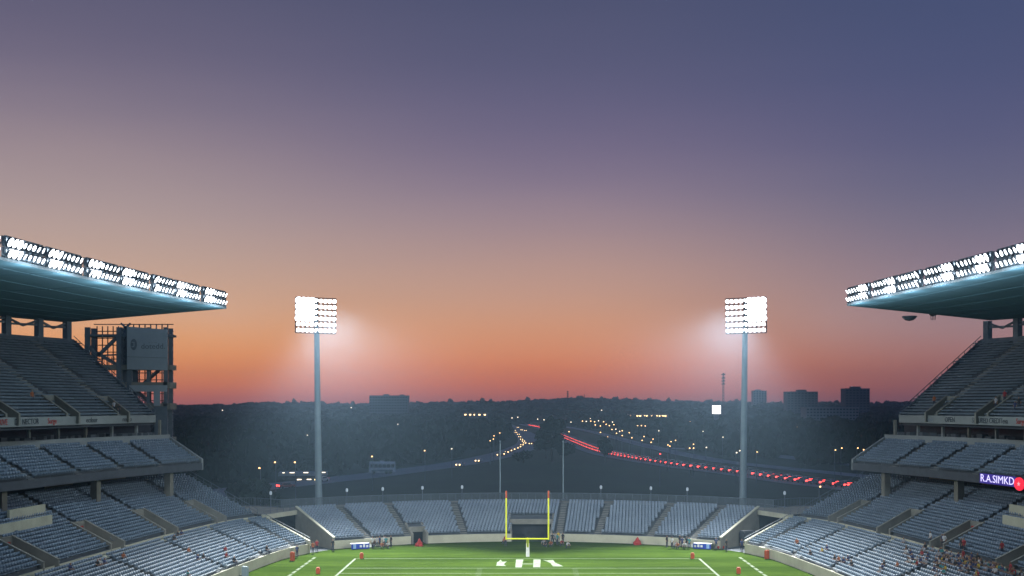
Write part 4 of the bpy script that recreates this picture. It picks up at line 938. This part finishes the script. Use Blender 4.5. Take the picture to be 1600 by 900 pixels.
def traffic():
    p, s = along(RIGHT_ROAD, 0); i = 0; tot = s[-1]; last = [None,None]
    for lane, off in ((0,-1.7),(1,1.9)):
        d0 = 27 if lane == 0 else 28.5
        while d0 < tot-70 and i < 298:
            k = int(np.searchsorted(s,d0)); d = p[min(k+1,2999)]-p[k-1]; d /= np.linalg.norm(d); q = p[k]+np.array((-d[1],d[0]))*off
            put_car(RED_CAR, q, math.atan2(d[1],d[0])+math.pi/2, 'car with red tail lights in the dense queue along the right highway', 'cars with red tail lights on the right highway', random.randrange(6)); i += 1
            d0 += random.uniform(5.3,5.8)*(1.0 if d0 < 520 else 1.5)
    p, s = along(LEFT_ROAD, 0); y = p[:,1]
    spots = []
    for px, py in ((640,735),(797,668),(800,671),(804,674),(806,677),(810,680),(812,684),(815,688),(818,691),(820,694),(833,694.5),(829,695),(816,697),(812,700),(808,702),(803,704),(798,706),(793,708.5),(787,711.5),(781,713),(809,669),(815,673),(821,674)):
        spots.append(G(px,py))
    for j, q in enumerate(spots[1:]):
        k = int(np.argmin(np.hypot(*(p-np.array(q)).T))); d = p[min(k+4,2999)]-p[max(k-4,0)]; d /= np.linalg.norm(d)
        put_car(WHITE_CAR, q, math.atan2(-d[1],-d[0])+math.pi/2, 'car with yellow headlights in the line round the highway bend', 'cars with headlights round the left bend', j)
    for px, py, lab in ((719,729,'lone car with pale headlights on the left highway, nearer than the bend'),(748,722.5,'lone car with warm headlights just before the highway bend'),(503,753,'car with one visible light passing behind the left floodlight tower')):
        q = G(px,py); k = int(np.argmin(np.hypot(*(p-np.array(q)).T))); d = p[k+4]-p[k-4]; d /= np.linalg.norm(d); put_car(WHITE_CAR, q, math.atan2(-d[1],-d[0])+math.pi/2, lab, 'scattered cars on the left highway', 2)
    for px, py, lab in ((375,764,'car with red brake lights at the left end of the near highway'),(407,762,'second car with red brake lights along the near left highway'),(447,763.5,'car with red brake lights nearest the left floodlight tower')):
        q = G(px,py); k = int(np.argmin(np.hypot(*(p-np.array(q)).T))); d = p[k+4]-p[k-4]; d /= np.linalg.norm(d); put_car(RED_CAR, q, math.atan2(d[1],d[0])+math.pi/2+(-0.5), lab, 'scattered cars on the left highway', 3)
traffic()
def bus():
    D = 345; k = D/F; p = Vector(((597.5-CX)*k, D, 0.07)); t = thing('bus', 'pale coach parked beside the left highway below the dark wood', 'bus', p, R(6))
    w, h = 41*k, 3.7
    mb = MB(); mb.hexa([(-w/2,-1.25,.5),(w/2,-1.25,.5),(w/2,1.25,.5),(-w/2,1.25,.5),(-w/2+.1,-1.2,h),(w/2-.15,-1.2,h),(w/2-.15,1.2,h),(-w/2+.1,1.2,h)]); mb.build('body', M['white'], t)
    for i in range(6): mb = MB(); mb.box((-w/2+0.9+i*(w-1.8)/5,-1.25,2.45),((w-1.8)/5-0.22,.06,1.05)); mb.build('window', M['glass'], t)
    for x in (-w/2+1.4,w/2-1.6,w/2-2.8): mb = MB(); mb.tube((x,-1.28,.5),(x,-1.0,.5),.5,n=14); mb.build('wheel', M['tyre'], t)
    mb = MB(); mb.box((0,-1.28,1.0),(w*0.8,.04,.5)); mb.build('side_stripe', M['steel'], t)
    mb = MB(); mb.box((-0.1,0,h+.12),(1.4,1.6,.24)); mb.build('roof_unit', M['white'], t)
bus()
def canopy():
    D = 318; k = D/F; t = thing('filling_station', 'flat filling station canopy with small warm lights behind the left tower', 'canopy', ((474-CX)*k,D,0), R(8))
    w = 74*k; zc = CH-(740-HY)*k
    mb = MB(); mb.box((0,0,zc),(w,7,0.9)); c = mb.build('canopy_deck', M['panel'], t)
    for px in (445,458,479,505): mb = MB(); mb.box(((px-474)*k*1.0,-3.55,zc+0.5),(1.3 if px > 450 else .6,.12,.16)); mb.build('edge_light', M['pale_lamp'], c)
    for x in (-w*.4,-w*.1,w*.2,w*.42): mb = MB(); mb.box((x,0,zc/2-.2),(.4,.4,zc-.4)); mb.build('column', M['steel'], t)
    for px in (468,483): mb = MB(); mb.box(((px-474)*k,-1.0,CH-(749.5-HY)*k),(1.2,.3,.45)); mb.build('pump_light', M['pale_lamp'], t)
    mb = MB(); mb.box((0,2.4,1.3),(w*0.8,.2,2.2)); mb.build('kiosk_wall', M['steel'], t)
canopy()

# ------------------------------------------------------------------ street lamps and lit windows of the town
def lamp_posts():
    src = None; src2 = None
    warm = [(431,722,0),(407,731,0),(462,722,0),(582,713,0),(664,704,0),(386,682,1),(400,688,1),(348,641,1),(549,637,1),(481,680,1),(611,663,1),(622,663,1),(641,663,1),(646,664,1),(652,664,1),(678,665,1),
            (781,676.5,0),(772,681,0),(771,686,0),(766,688.5,0),(706,701,1),(800,653,1),(809,652,1),(840,655,1),(850,656,1),
            (892,659.5,1),(910,658,0),(916,658.5,1),(922,654,1),(923,658,0),(929,659,0),(930,664,0),(935,657.5,1),(938,665.5,0),(943,659,0),(947,663,0),(952,665,0),(957,659.5,1),(959,663.5,0),(938,675.5,0),(956,671,0),(962,670.5,1),(963,677,0),(968,674,1),(972,673,0),(972,680.5,0),(949,682.5,0),(983,676,0),(987,684,0),(940,641,1),
            (889,674.5,0),(996,665,0),(1002,665,0),(1008,665.5,0),(1029,673,1),(1006,682,0),(1003,688,0),(1020,686,0),(1017,691,0),(1055,688,0),(1048,690,0),(1043,695,0),(1046,697,0),(1083,694,0),(1077,700,0),(1083,700,0),(1103,699,1),(1098,674,1),(1121,674.5,1),(1129,683,1),(1031,709,2),(1151,666,0),(1182,706,0),(1155,704,1),(1150,707,1),
            (1245,667,0),(1270,674,0),(1302,681,1),(1304,703,0),(1314,700,0),(1339,700,0),(1348,702.5,0),(1078,659,0),(1060,661,0),(1090,659,1),(1280,778,0),(1197,665,1),(1224,666,1)]
    for px, py, kd in warm:
        d = py-HY; h = 8.5
        D = min((CH-h)*F/d, 1500) if d > 3 else 1500
        if px == 1280: D = 250
        z = CH-d*D/F; x = (px-CX)*D/F; g = float(tz(x,D)); hgt = max(3.0, z-g)
        mb = MB(); mb.tube((0,0,0),(0,0,hgt-0.25),0.10,0.07,6); mb.bar((0,0,hgt-0.25),(0,-0.9,hgt+0.02),0.09)
        sz = max(0.45, 0.9*D/800)  # lantern grows with distance, glare put into its size
        o = thing('street_lamp', {0:'street lamp glowing warm orange among the dark trees of the town',1:'street lamp glowing pale among the dark trees of the town',2:'street lamp glowing red beside the right highway'}[kd], 'street lamp', (x,D,g), 0, {0:'warm street lamps of the town',1:'pale street lamps of the town',2:'red lamps by the highway'}[kd])
        mb.build('pole', M['steel'], o)
        mb = MB(); r = sz*0.42; mb.lathe([(0.2*r,-0.75*r),(0.8*r,-0.55*r),(r,0),(0.75*r,0.6*r),(0.2*r,0.85*r)],(0,-0.9,hgt),8); mb.build('lantern', M['warm' if kd == 0 else 'pale_lamp' if kd == 1 else 'tail'], o)
lamp_posts()

# ------------------------------------------------------------------ far buildings
def block(name, px0, px1, py0, py1, D, m, lab, floors, bays, roof=None, depth=22, lit=0):
    k = D/F; x0, x1 = (px0-CX)*k, (px1-CX)*k; g = float(tz((x0+x1)/2, D))-1; z1 = CH-(py0-HY)*k; z0 = min(g, CH-(py1-HY)*k) if False else g
    t = thing(name, lab, 'building', ((x0+x1)/2, D, z0)); w = x1-x0; h = z1-z0
    mb = MB(); mb.box((0,depth/2,h/2),(w,depth,h)); mb.box((0,depth/2,h+0.5),(w+0.4,depth+0.4,1.0)); wl = mb.build('wall', m, t)
    fh = h/floors
    for f in range(floors):                                    # one band of windows per storey
        mb = MB()
        for b in range(bays): mb.box((-w/2+(b+0.5)*w/bays,-0.06,(f+0.55)*fh),(w/bays*0.62,0.12,fh*0.5))
        mb.build('window_row', M['window'], t)
    if roof:
        for (a,b,zt) in roof: mb = MB(); mb.box((((a+b)/2-(px0+px1)/2)*k,depth/2,h+(py0-zt)*k/2+0.3),((b-a)*k,depth*0.5,(py0-zt)*k+0.6)); mb.build('roof_plant', m, t)
    return t
block('apartment_block',577,637,619,640,1500,M['building'],'wide dark apartment block on the skyline right of the left floodlight tower',9,14,[(598,606,616.5),(624,630,617)])
block('apartment_block',1230,1278,613,640,1500,M['building'],'dark tower block on the right skyline with a small roof box',11,9,[(1248,1262,609.5)])
block('apartment_block',1321,1359,608,642,1450,M['building'],'taller dark tower block, rightmost on the skyline above the stand',12,7,[(1333,1347,604.5)])
block('apartment_block',1260,1342,637.5,668,1050,M['pale_building'],'long pale apartment slab in front of the dark towers on the right',7,16)
block('apartment_block',1177,1198,611,632,2500,M['pale_building'],'faint distant tower just right of the right floodlight pole',10,5,[(1181,1190,609)])
def lit_row(px0, px1, py, n, D, lab, w=1.6):
    k = D/F; x0, x1 = (px0-CX)*k, (px1-CX)*k; z = CH-(py-HY)*k; g = float(tz((x0+x1)/2,D))-0.5; t = thing('lit_building', lab, 'building', ((x0+x1)/2,D,g)); h = max(z-g+1.6, 4)
    mb = MB(); mb.box((0,7,h/2),(x1-x0+6,14,h)); mb.build('wall', M['building'], t)
    for i in range(n):
        x = (x0-x1)/2+(x1-x0)*(i+random.uniform(-.2,.2))/(n-1); mb = MB(); mb.box((x,-0.06,z-g),(w*random.uniform(.7,1.5),0.12,w*0.8)); mb.build('window', M['lit_window'], t)
    mb = MB(); mb.box((0,7,h+0.2),(x1-x0+6.6,14.6,0.4)); mb.build('roof', M['window'], t)
lit_row(728,757,648,5,1150,'dark low building with five warm lit windows left of the highway bend'); lit_row(987,1040,650,12,1150,'long dark building with a row of warm lit windows right of the highway')
lit_row(1197,1225,665,5,900,'dark building with a few warm windows between the tower and the pale slab',1.2)
def lit_sign():
    D = 900; k = D/F; x = (1119.5-CX)*k; g = float(tz(x,D)); t = thing('lit_sign', 'blank square sign glowing white on a post above the town', 'sign', (x,D,g)); z0, z1 = CH-(646.5-HY)*k-g, CH-(633.5-HY)*k-g; w = 13*k
    mb = MB(); mb.box((0,0,(z0+z1)/2),(w,0.8,z1-z0)); mb.build('panel', M['sign_glow'], t)
    mb = MB(); mb.box((0,0.5,(z0+z1)/2),(w+0.5,0.5,z1-z0+0.5)); mb.build('frame', M['steel'], t)
    mb = MB(); mb.box((0,0.3,z0/2),(4.2,1.2,z0)); mb.build('post', M['pale_building'], t)
lit_sign()
def mast(px, ytop, D, w, lab):
    k = D/F; x = (px-CX)*k; g = float(tz(x,D)); h = CH-(ytop-HY)*k-g; t = thing('radio_mast', lab, 'mast', (x,D,g)); mb = MB()
    for sx, sy in ((-1,-1),(1,-1),(0,1)): mb.bar((sx*w/2,sy*w/2,0),(sx*w/3,sy*w/3,h),w*0.16)
    for i in range(int(h/(w*1.5))): z = i*w*1.5; mb.bar((-w/2,-w/2,z),(w/2,-w/2,z+w*1.5),w*0.10); mb.bar((w/2,-w/2,z),(0,w/2,z+w*1.5),w*0.10)
    mb.build('lattice', M['dark_steel'], t)
    for f in (0.78,0.84,0.90,0.97):
        mb = MB(); mb.box((0,0,h*f),(w*1.9,w*1.9,h*0.018)); mb.tube((0,-w,h*f+w*.3),(0,-w*1.5,h*f+w*.3),w*.5,n=8); mb.build('antenna', M['dark_steel'], t)
mast(1130,583,1300,2.2,'tall lattice radio mast with antennas beside the right floodlight tower'); mast(887,611,1700,1.8,'slim radio mast on the skyline right of centre'); mast(913,616,2300,1.2,'faint thin mast on the skyline, right of the slim one')

# ------------------------------------------------------------------ trees
def clump(n, h, r, tr=0.35, seed=0, leaf=(0.5,1.1), flat=1.0):
    """leaf-clump quads spread through an uneven crown"""
    g = np.random.default_rng(seed); k = g.integers(4,8); cc = g.normal(0,1,(k,3)); cc /= np.linalg.norm(cc,axis=1)[:,None]; cc *= g.uniform(0.2,0.62,(k,1))
    rad = g.uniform(0.32,0.55,k); idx = g.integers(0,k,n); d = g.normal(0,1,(n,3)); d /= np.linalg.norm(d,axis=1)[:,None]
    c = cc[idx]+d*(rad[idx]*g.uniform(0.55,1.05,n))[:,None]
    c = c*np.array([r,r,h*(1-tr)*0.5*flat])+np.array([0,0,h*(tr+(1-tr)*0.5)])
    a = g.normal(0,1,(n,3)); a /= np.linalg.norm(a,axis=1)[:,None]; b = np.cross(a, g.normal(0,1,(n,3))); b /= np.linalg.norm(b,axis=1)[:,None]
    s = g.uniform(*leaf,n)[:,None]*r/4
    V = np.stack([c-a*s-b*s*.7, c+a*s-b*s*.5, c+a*s*.8+b*s, c-a*s*.9+b*s*.8],1).reshape(-1,3); return V, np.arange(4*n).reshape(-1,4)
def tree(px, py, D, h, r, lab, group=None, n=420, seed=1, name='tree'):
    if py is None: xy = ((px-CX)*D/F, D)
    else: xy = G(px,py)
    g = float(tz(*xy)); t = thing(name, lab, 'tree', (*xy,g), 0, group); V, q = clump(n,h,r,0.2,seed)
    link_mesh('crown', np_mesh('crown',V,q), M['leaf'], t)
    mb = MB(); mb.tube((0,0,-.1),(0.1,0,h*.55),r*.07,r*.03,8)
    for k in range(4): a = k*1.6+seed; mb.tube((0.05,0,h*.3+.05*k*h),(math.cos(a)*r*.5,math.sin(a)*r*.5,h*.6),r*.03,r*.012,6)
    mb.build('trunk', M['bark'], t)
tree(862,722,None,17,6.5,'tall dark tree standing between the two highways at the bend',seed=3); tree(853,716,None,10,5,'lower bushy tree left of the tall one between the highways',seed=4); tree(945,722,None,10,3.6,'slim dark tree in front of the red lights of the right highway',seed=5)
tree(880,720,None,7,4.5,'low spreading tree right of the tall one between the highways',seed=6); tree(818,723,None,4.5,4,'low bush on the grass before the highway bend',seed=8,name='bush')
tree(388,None,225,6.5,4.5,'dark bushy tree just beyond the left stand corner',seed=9); tree(415,None,230,4,3.5,'low dark shrub beyond the left corner tunnel',seed=10,name='shrub')
for i, (px, D, h, r) in enumerate(((755,1900,27,9),(770,1950,20,14),(785,1900,23,9),(797,1900,21,8),(808,1950,17,9))):
    tree(px, None, D, h, r, ['tallest dark rounded tree of the clump on the skyline above the bend','broad low tree in the skyline clump, second from left','middle tree of the skyline clump above the bend','fourth tree of the skyline clump above the bend','smallest tree at the right end of the skyline clump'][i], 'tree clump on the skyline', 260, 20+i)
def road_dist(x, y):
    d = np.full(np.shape(x), 1e9)
    for pts in (LEFT_ROAD, RIGHT_ROAD, FAR_ROAD):
        p = catmull(pts, np.linspace(0,1,160))
        for q in p: d = np.minimum(d, np.hypot(x-q[0], y-q[1]))
    return d
def wood():
    g = np.random.default_rng(5); Vs = []; Qs = []; off = 0
    protos = [clump(110,4.0,4.0,0.05,40+i,(0.7,1.5)) for i in range(8)]
    pts = []
    lr = catmull(LEFT_ROAD, np.linspace(0,1,300)); rr = catmull(FAR_ROAD, np.linspace(0,1,300))
    def spray(n, d0, d1, pw, rmin, rmax, hmin, hmax, a0=-0.55, a1=0.40):
        D = d0+(d1-d0)*g.random(n)**pw; a = g.uniform(a0,a1,n); x = a*D; y = D
        px = CX+x*F/y; pyg = HY+CH*F/y
        lim_l = np.interp(px, [0,250,360,450,560,640,700,760,800,826,836], [800,785,760,749,737,727,719,708,697,686,664], right=900)
        lim_r = np.interp(px, [828,850,890,940,1000,1100,1200,1330,1420,1700], [662,660,664,673,688,708,722,734,744,770], left=900)
        ok = (pyg < np.where(px < 832, lim_l, lim_r)) & (road_dist(x,y) > 14)
        for xx, yy in zip(x[ok], y[ok]): pts.append((xx,yy,g.uniform(rmin,rmax),g.uniform(hmin,hmax)))
    spray(900,270,620,1.0,4,7.5,6,12); spray(1300,600,1400,1.0,6,11,7,12); spray(1500,1300,3100,0.9,11,24,7,13); spray(300,2850,3150,1.0,7,14,6,15); spray(70,2800,3150,1.0,6,12,12,20)
    for x, y, r, h in pts:
        V, q = protos[g.integers(8)]; a = g.uniform(0,6.28); c, s = math.cos(a), math.sin(a)
        W = np.stack([(V[:,0]*c-V[:,1]*s)*r/4+x, (V[:,0]*s+V[:,1]*c)*r/4+y, V[:,2]*h/4+float(tz(x,y))-0.4],1); Vs.append(W); Qs.append(q+off); off += len(V)
    me = np_mesh('wood', np.vstack(Vs), np.vstack(Qs)); tag(link_mesh('wood', me, M['leaf']), 'dark wooded suburb stretching to the skyline', 'wood', kind='stuff')
wood()

# ------------------------------------------------------------------ people
def person_mesh(pose):
    J = {}; 
    if pose == 'stand': J = dict(pel=(0,0,.96),ch=(0,0,1.30),ne=(0,0,1.50),hd=(0,-.02,1.60),tp=(0,-.02,1.72),sl=(.19,0,1.43),sr=(-.19,0,1.43),el=(.26,.02,1.15),er=(-.26,.02,1.15),wl=(.26,-.08,.90),wr=(-.26,-.08,.90),hl=(.25,-.11,.80),hr=(-.25,-.11,.80),ul=(.10,0,.90),ur=(-.10,0,.90),kl=(.12,-.02,.50),kr=(-.11,.0,.50),al=(.13,.03,.09),ar=(-.12,.05,.09),fl=(.14,-.15,.04),fr=(-.13,-.13,.04))
    if pose == 'stride': J = dict(pel=(0,0,.94),ch=(0,-.04,1.28),ne=(0,-.06,1.48),hd=(0,-.09,1.58),tp=(0,-.09,1.70),sl=(.19,-.02,1.41),sr=(-.19,-.06,1.41),el=(.27,.16,1.18),er=(-.27,-.16,1.18),wl=(.25,.05,.98),wr=(-.22,-.36,1.10),hl=(.25,.0,.90),hr=(-.2,-.44,1.14),ul=(.10,0,.88),ur=(-.10,0,.88),kl=(.12,-.22,.52),kr=(-.11,.08,.49),al=(.12,-.26,.09),ar=(-.11,.34,.14),fl=(.13,-.44,.04),fr=(-.12,.20,.04))
    if pose == 'sit': J = dict(pel=(0,.05,.54),ch=(0,.06,.88),ne=(0,.02,1.07),hd=(0,-.01,1.17),tp=(0,-.01,1.29),sl=(.19,.05,1.0),sr=(-.19,.05,1.0),el=(.25,0,.74),er=(-.25,0,.74),wl=(.18,-.24,.66),wr=(-.18,-.24,.66),hl=(.14,-.32,.64),hr=(-.14,-.32,.64),ul=(.10,.02,.52),ur=(-.10,.02,.52),kl=(.13,-.38,.52),kr=(-.13,-.38,.52),al=(.13,-.40,.09),ar=(-.13,-.36,.09),fl=(.14,-.58,.04),fr=(-.14,-.54,.04))
    if pose == 'crouch': J = dict(pel=(0,.16,.42),ch=(0,-.04,.70),ne=(0,-.16,.86),hd=(0,-.22,.94),tp=(0,-.24,1.06),sl=(.19,-.08,.80),sr=(-.19,-.08,.80),el=(.27,-.24,.58),er=(-.27,-.24,.58),wl=(.16,-.44,.44),wr=(-.16,-.44,.44),hl=(.10,-.50,.38),hr=(-.10,-.50,.38),ul=(.12,.12,.40),ur=(-.12,.12,.40),kl=(.20,-.26,.44),kr=(-.18,-.14,.12),al=(.19,-.14,.09),ar=(-.16,.28,.10),fl=(.20,-.32,.04),fr=(-.16,.30,.04))
    Rr = dict(pel=.145,ch=.165,ne=.062,hd=.092,tp=.085,sl=.075,sr=.075,el=.05,er=.05,wl=.038,wr=.038,hl=.045,hr=.045,ul=.10,ur=.10,kl=.068,kr=.068,al=.05,ar=.05,fl=.042,fr=.042)
    E = [('pel','ch'),('ch','ne'),('ne','hd'),('hd','tp'),('ch','sl'),('sl','el'),('el','wl'),('wl','hl'),('ch','sr'),('sr','er'),('er','wr'),('wr','hr'),('pel','ul'),('ul','kl'),('kl','al'),('al','fl'),('pel','ur'),('ur','kr'),('kr','ar'),('ar','fr')]
    names = list(J); me = bpy.data.meshes.new('person'); me.from_pydata([J[n] for n in names],[(names.index(a),names.index(b)) for a,b in E],[])
    o = bpy.data.objects.new('person', me); COL.objects.link(o); md = o.modifiers.new('skin','SKIN'); o.modifiers.new('sub','SUBSURF').levels = 1
    for n, v in zip(names, me.skin_vertices[0].data): v.radius = (Rr[n],Rr[n]*(0.72 if n in ('ch','pel') else 1)); v.use_root = n == 'pel'
    dg = bpy.context.evaluated_depsgraph_get(); out = bpy.data.meshes.new_from_object(o.evaluated_get(dg)); bpy.data.objects.remove(o)
    for k in ('shirt','trousers','skin','hair','shoe'): out.materials.append(M[k])
    reg = {('ne','hd'):2,('hd','tp'):2,('el','wl'):2,('wl','hl'):2,('er','wr'):2,('wr','hr'):2,('ul','kl'):1,('kl','al'):1,('ur','kr'):1,('kr','ar'):1,('al','fl'):4,('ar','fr'):4,('pel','ul'):1,('pel','ur'):1}
    hd, tp = Vector(J['hd']), Vector(J['tp'])
    for p in out.polygons:
        c = p.center; best = 9; r = 0
        for a, b in E:
            A, B = Vector(J[a]), Vector(J[b]); d = B-A; t = max(0,min(1,(c-A).dot(d)/d.length_squared)); q = ((A+d*t)-c).length-(Rr[a]+(Rr[b]-Rr[a])*t)
            if q < best: best = q; r = reg.get((a,b),0)
        if r == 2 and (c-tp).length < 0.16 and (c.z > tp.z-0.02 or c.y > tp.y+0.03): r = 3
        p.material_index = r; p.use_smooth = True
    return out
PM = {k: person_mesh(k) for k in ('stand','stride','sit','crouch')}
def person(pose, loc, rz, col, label, group=None, sc_=1.0):
    o = bpy.data.objects.new('person', PM[pose]); COL.objects.link(o); o.location = loc; o.rotation_euler = (0,0,rz); o.color = (*col,1); o.scale = (sc_,)*3
    return tag(o, label, 'person', group)
CN = {'red':(0.22,0.018,0.022),'orange':(0.26,0.075,0.025),'white':(0.42,0.42,0.42),'navy':(0.02,0.03,0.09),'black':(0.015,0.015,0.018),'yellow':(0.40,0.28,0.03),'teal':(0.03,0.16,0.17),'grey':(0.25,0.25,0.27),'blue':(0.03,0.07,0.22)}
def people():
    fx = [(849.5,853.5,'crouch','grey','kneeling under the right upright'),(853.5,855,'crouch','black','bent down just right of the right upright'),(861,855,'crouch','orange','crouching in front of the group right of the goalposts'),(863,850.5,'stand','black','standing at the left of the group right of the goalposts'),
          (866.5,850,'stride','grey','stepping behind the crouching one right of the goalposts'),(871,851.5,'stand','teal','standing in the middle of the group right of the goalposts'),(872.5,847.5,'stand','yellow','standing against the wall behind the group right of the goalposts'),(877,853.5,'crouch','red','crouching with the group right of the goalposts'),
          (879.5,850,'stand','black','standing at the right of the group by the goalposts'),(886.5,856.5,'crouch','white','crouching alone right of the group by the goalposts'),(790,853.5,'stand','red','standing at the left upright of the goalposts'),(787,850,'crouch','orange','crouching beside the one at the left upright')]
    for px, py, po, c, w in fx: person(po, Pz(px,py,0.02), random.uniform(-.9,.9), CN[c], f'person in {c} {w}')
    for i, (px, py, po, c) in enumerate(((582,857,'stand','white'),(585,856.5,'sit','black'),(589,857,'stand','grey'),(593,856,'stand','navy'),(597,857.5,'crouch','orange'),(600,855.5,'stand','white'),(603,856.5,'stand','teal'),(607,857,'crouch','white'),(611,855,'stand','black'))):
        person(po, Pz(px,py,0.02), random.uniform(-1,1), CN[c], f'person in {c} WHERE, in the cluster left of the small gate'.replace('WHERE', ['next to the blue table','sitting low second from it','third from the table','fourth from the table','crouching in front','behind a crouching one','right of the middle','crouching near the right end','at the right end'][i]), 'people by the left table')
    for i, (px, py, po, c) in enumerate(((1050,857,'stand','white'),(1055,857,'crouch','grey'),(1059,858,'crouch','orange'),(1062,854.5,'stand','black'),(1066,857,'stand','navy'),(1070,858,'crouch','white'),(1073,856.5,'stand','black'),(1077,858,'stand','teal'),(1119,858.5,'stand','navy'),(1042,855,'stand','black'))):
        person(po, Pz(px,py,0.02), random.uniform(-1,1), CN[c], f'person in {c}, '+['leftmost of the cluster by the right table','crouching second in the cluster by the right table','crouching in the middle of the cluster by the right table','standing tallest against the end wall by the right table','in the middle of the cluster by the right table','crouching right of the middle by the right table','near the blue table on its left','next to the blue table on its left','alone right of the right blue table','standing apart left of the cluster by the right table'][i], 'people by the right table')
    for px, py, c, w in ((464,871,'navy','standing by the orange pad on the left wall'),(489,865,'orange','standing at the left tunnel mouth beside the wall end'),(495,862,'red','standing inside the left tunnel mouth'),(520,861,'black','standing against the wall right of the left tunnel'),(1135,861,'black','standing against the wall left of the right tunnel'),(1159,861,'navy','standing at the right tunnel mouth'),(1176,858,'grey','standing inside the right tunnel by the cage')):
        person('stand', Pz(px,py,0.02), random.uniform(-1,1), CN[c], f'person in {c} {w}')
    # spectators
    names = list(CN)
    def seat(s, key, t, i, c, label, group, pose='sit', off=0.55):
        tr = TIERS[s,key]; p = tr.pos(t,i,off); return person(pose, p, tr.face(t)+random.uniform(-.3,.3), CN[c], label, group, random.uniform(.92,1.05))
    def near_t(tr, px, v):
        tt = np.linspace(0,1,800); q = tr.at(tt,v); return float(tt[int(np.argmin(np.abs(CX+q[:,0]*F/q[:,1]-px)))])
    def drop(s, key, px, py, c, lab, group, pose='sit'):
        tr = TIERS[s,key]; best = None
        for i in range(tr.n):
            v = (i+.55)/tr.n; t = near_t(tr,px,v); q = tr.at(t,v)[0]; yy = HY+(CH-tr.zrow(i)-0.6)*F/q[1]; e = abs(yy-py)+abs(CX+q[0]*F/q[1]-px)
            if best is None or e < best[0]: best = (e,i,t)
        return seat(s,key,best[2],best[1],c,lab,group,pose)
    g = random.Random(3)
    for i in range(125):                                        # the crowd low in the right stand
        px = g.gauss(1512,50); py = 880+(px-1515)*0.08+g.gauss(0,10)
        if px > 1598 or px < 1400 or py > 899: continue
        c = g.choice(['navy','black','white','red','grey','navy','grey','black','black','teal','yellow','navy']); drop(1,'lo',px,py,c,f'spectator in {c} sitting in the crowd low in the right stand','spectators low in the right stand')
    for px, py, c in ((1245,848,'orange'),(1266,866,'black'),(1284,862,'yellow'),(1292,859,'navy'),(1304,875,'black'),(1310,879,'orange'),(1318,877,'navy'),(1330,882,'black'),(1325,876,'navy'),(1378,890,'navy'),(1381,884,'black'),(1402,884,'orange'),(1375,894,'grey')):
        drop(1,'lo',px,py,c,f'spectator in {c} sitting apart in the far lower right stand','spectators scattered in the right stand')
    for px, py, c in ((1503,858,'black'),(1472,862,'navy'),(1476,861,'white'),(1505,870,'red'),(1506,863,'red'),(1518,872,'navy'),(1527,874,'black'),(1566,862,'red'),(1454,858,'white'),(1579,893,'red')):
        drop(1,'up' if py < 866 else 'lo',px,py,c,f'spectator in {c} standing near the walkway of the right stand','spectators standing by the right walkway','stand')
    for px, py, c in ((110,892,'navy'),(152,884,'black'),(164,880,'navy'),(156,886,'white'),(193,872,'orange'),(278,838,'black'),(284,832,'navy'),(272,843,'black'),(309,872,'navy'),(318,874,'black'),(354,872,'red'),(295,862,'orange'),(366,878,'black'),(294,896,'teal'),(20,893,'navy'),(417,858,'black'),(352,862,'red')):
        drop(-1,'lo',px,py,c,f'spectator in {c} sitting in the nearly empty lower left stand','spectators in the left stand')
    for s, px, py, c in ((-1,50,622,'orange'),(-1,178,640,'grey'),(-1,186,645,'black'),(1,1460,630,'orange'),(1,1570,622,'red'),(1,1592,632,'black'),(1,1556,636,'grey'),(1,1586,640,'navy')):
        drop(s,'ud',px,py,c,f'person in {c} near a stair mouth of the {SIDE[s]} upper deck','people on the upper decks','stand')
people()
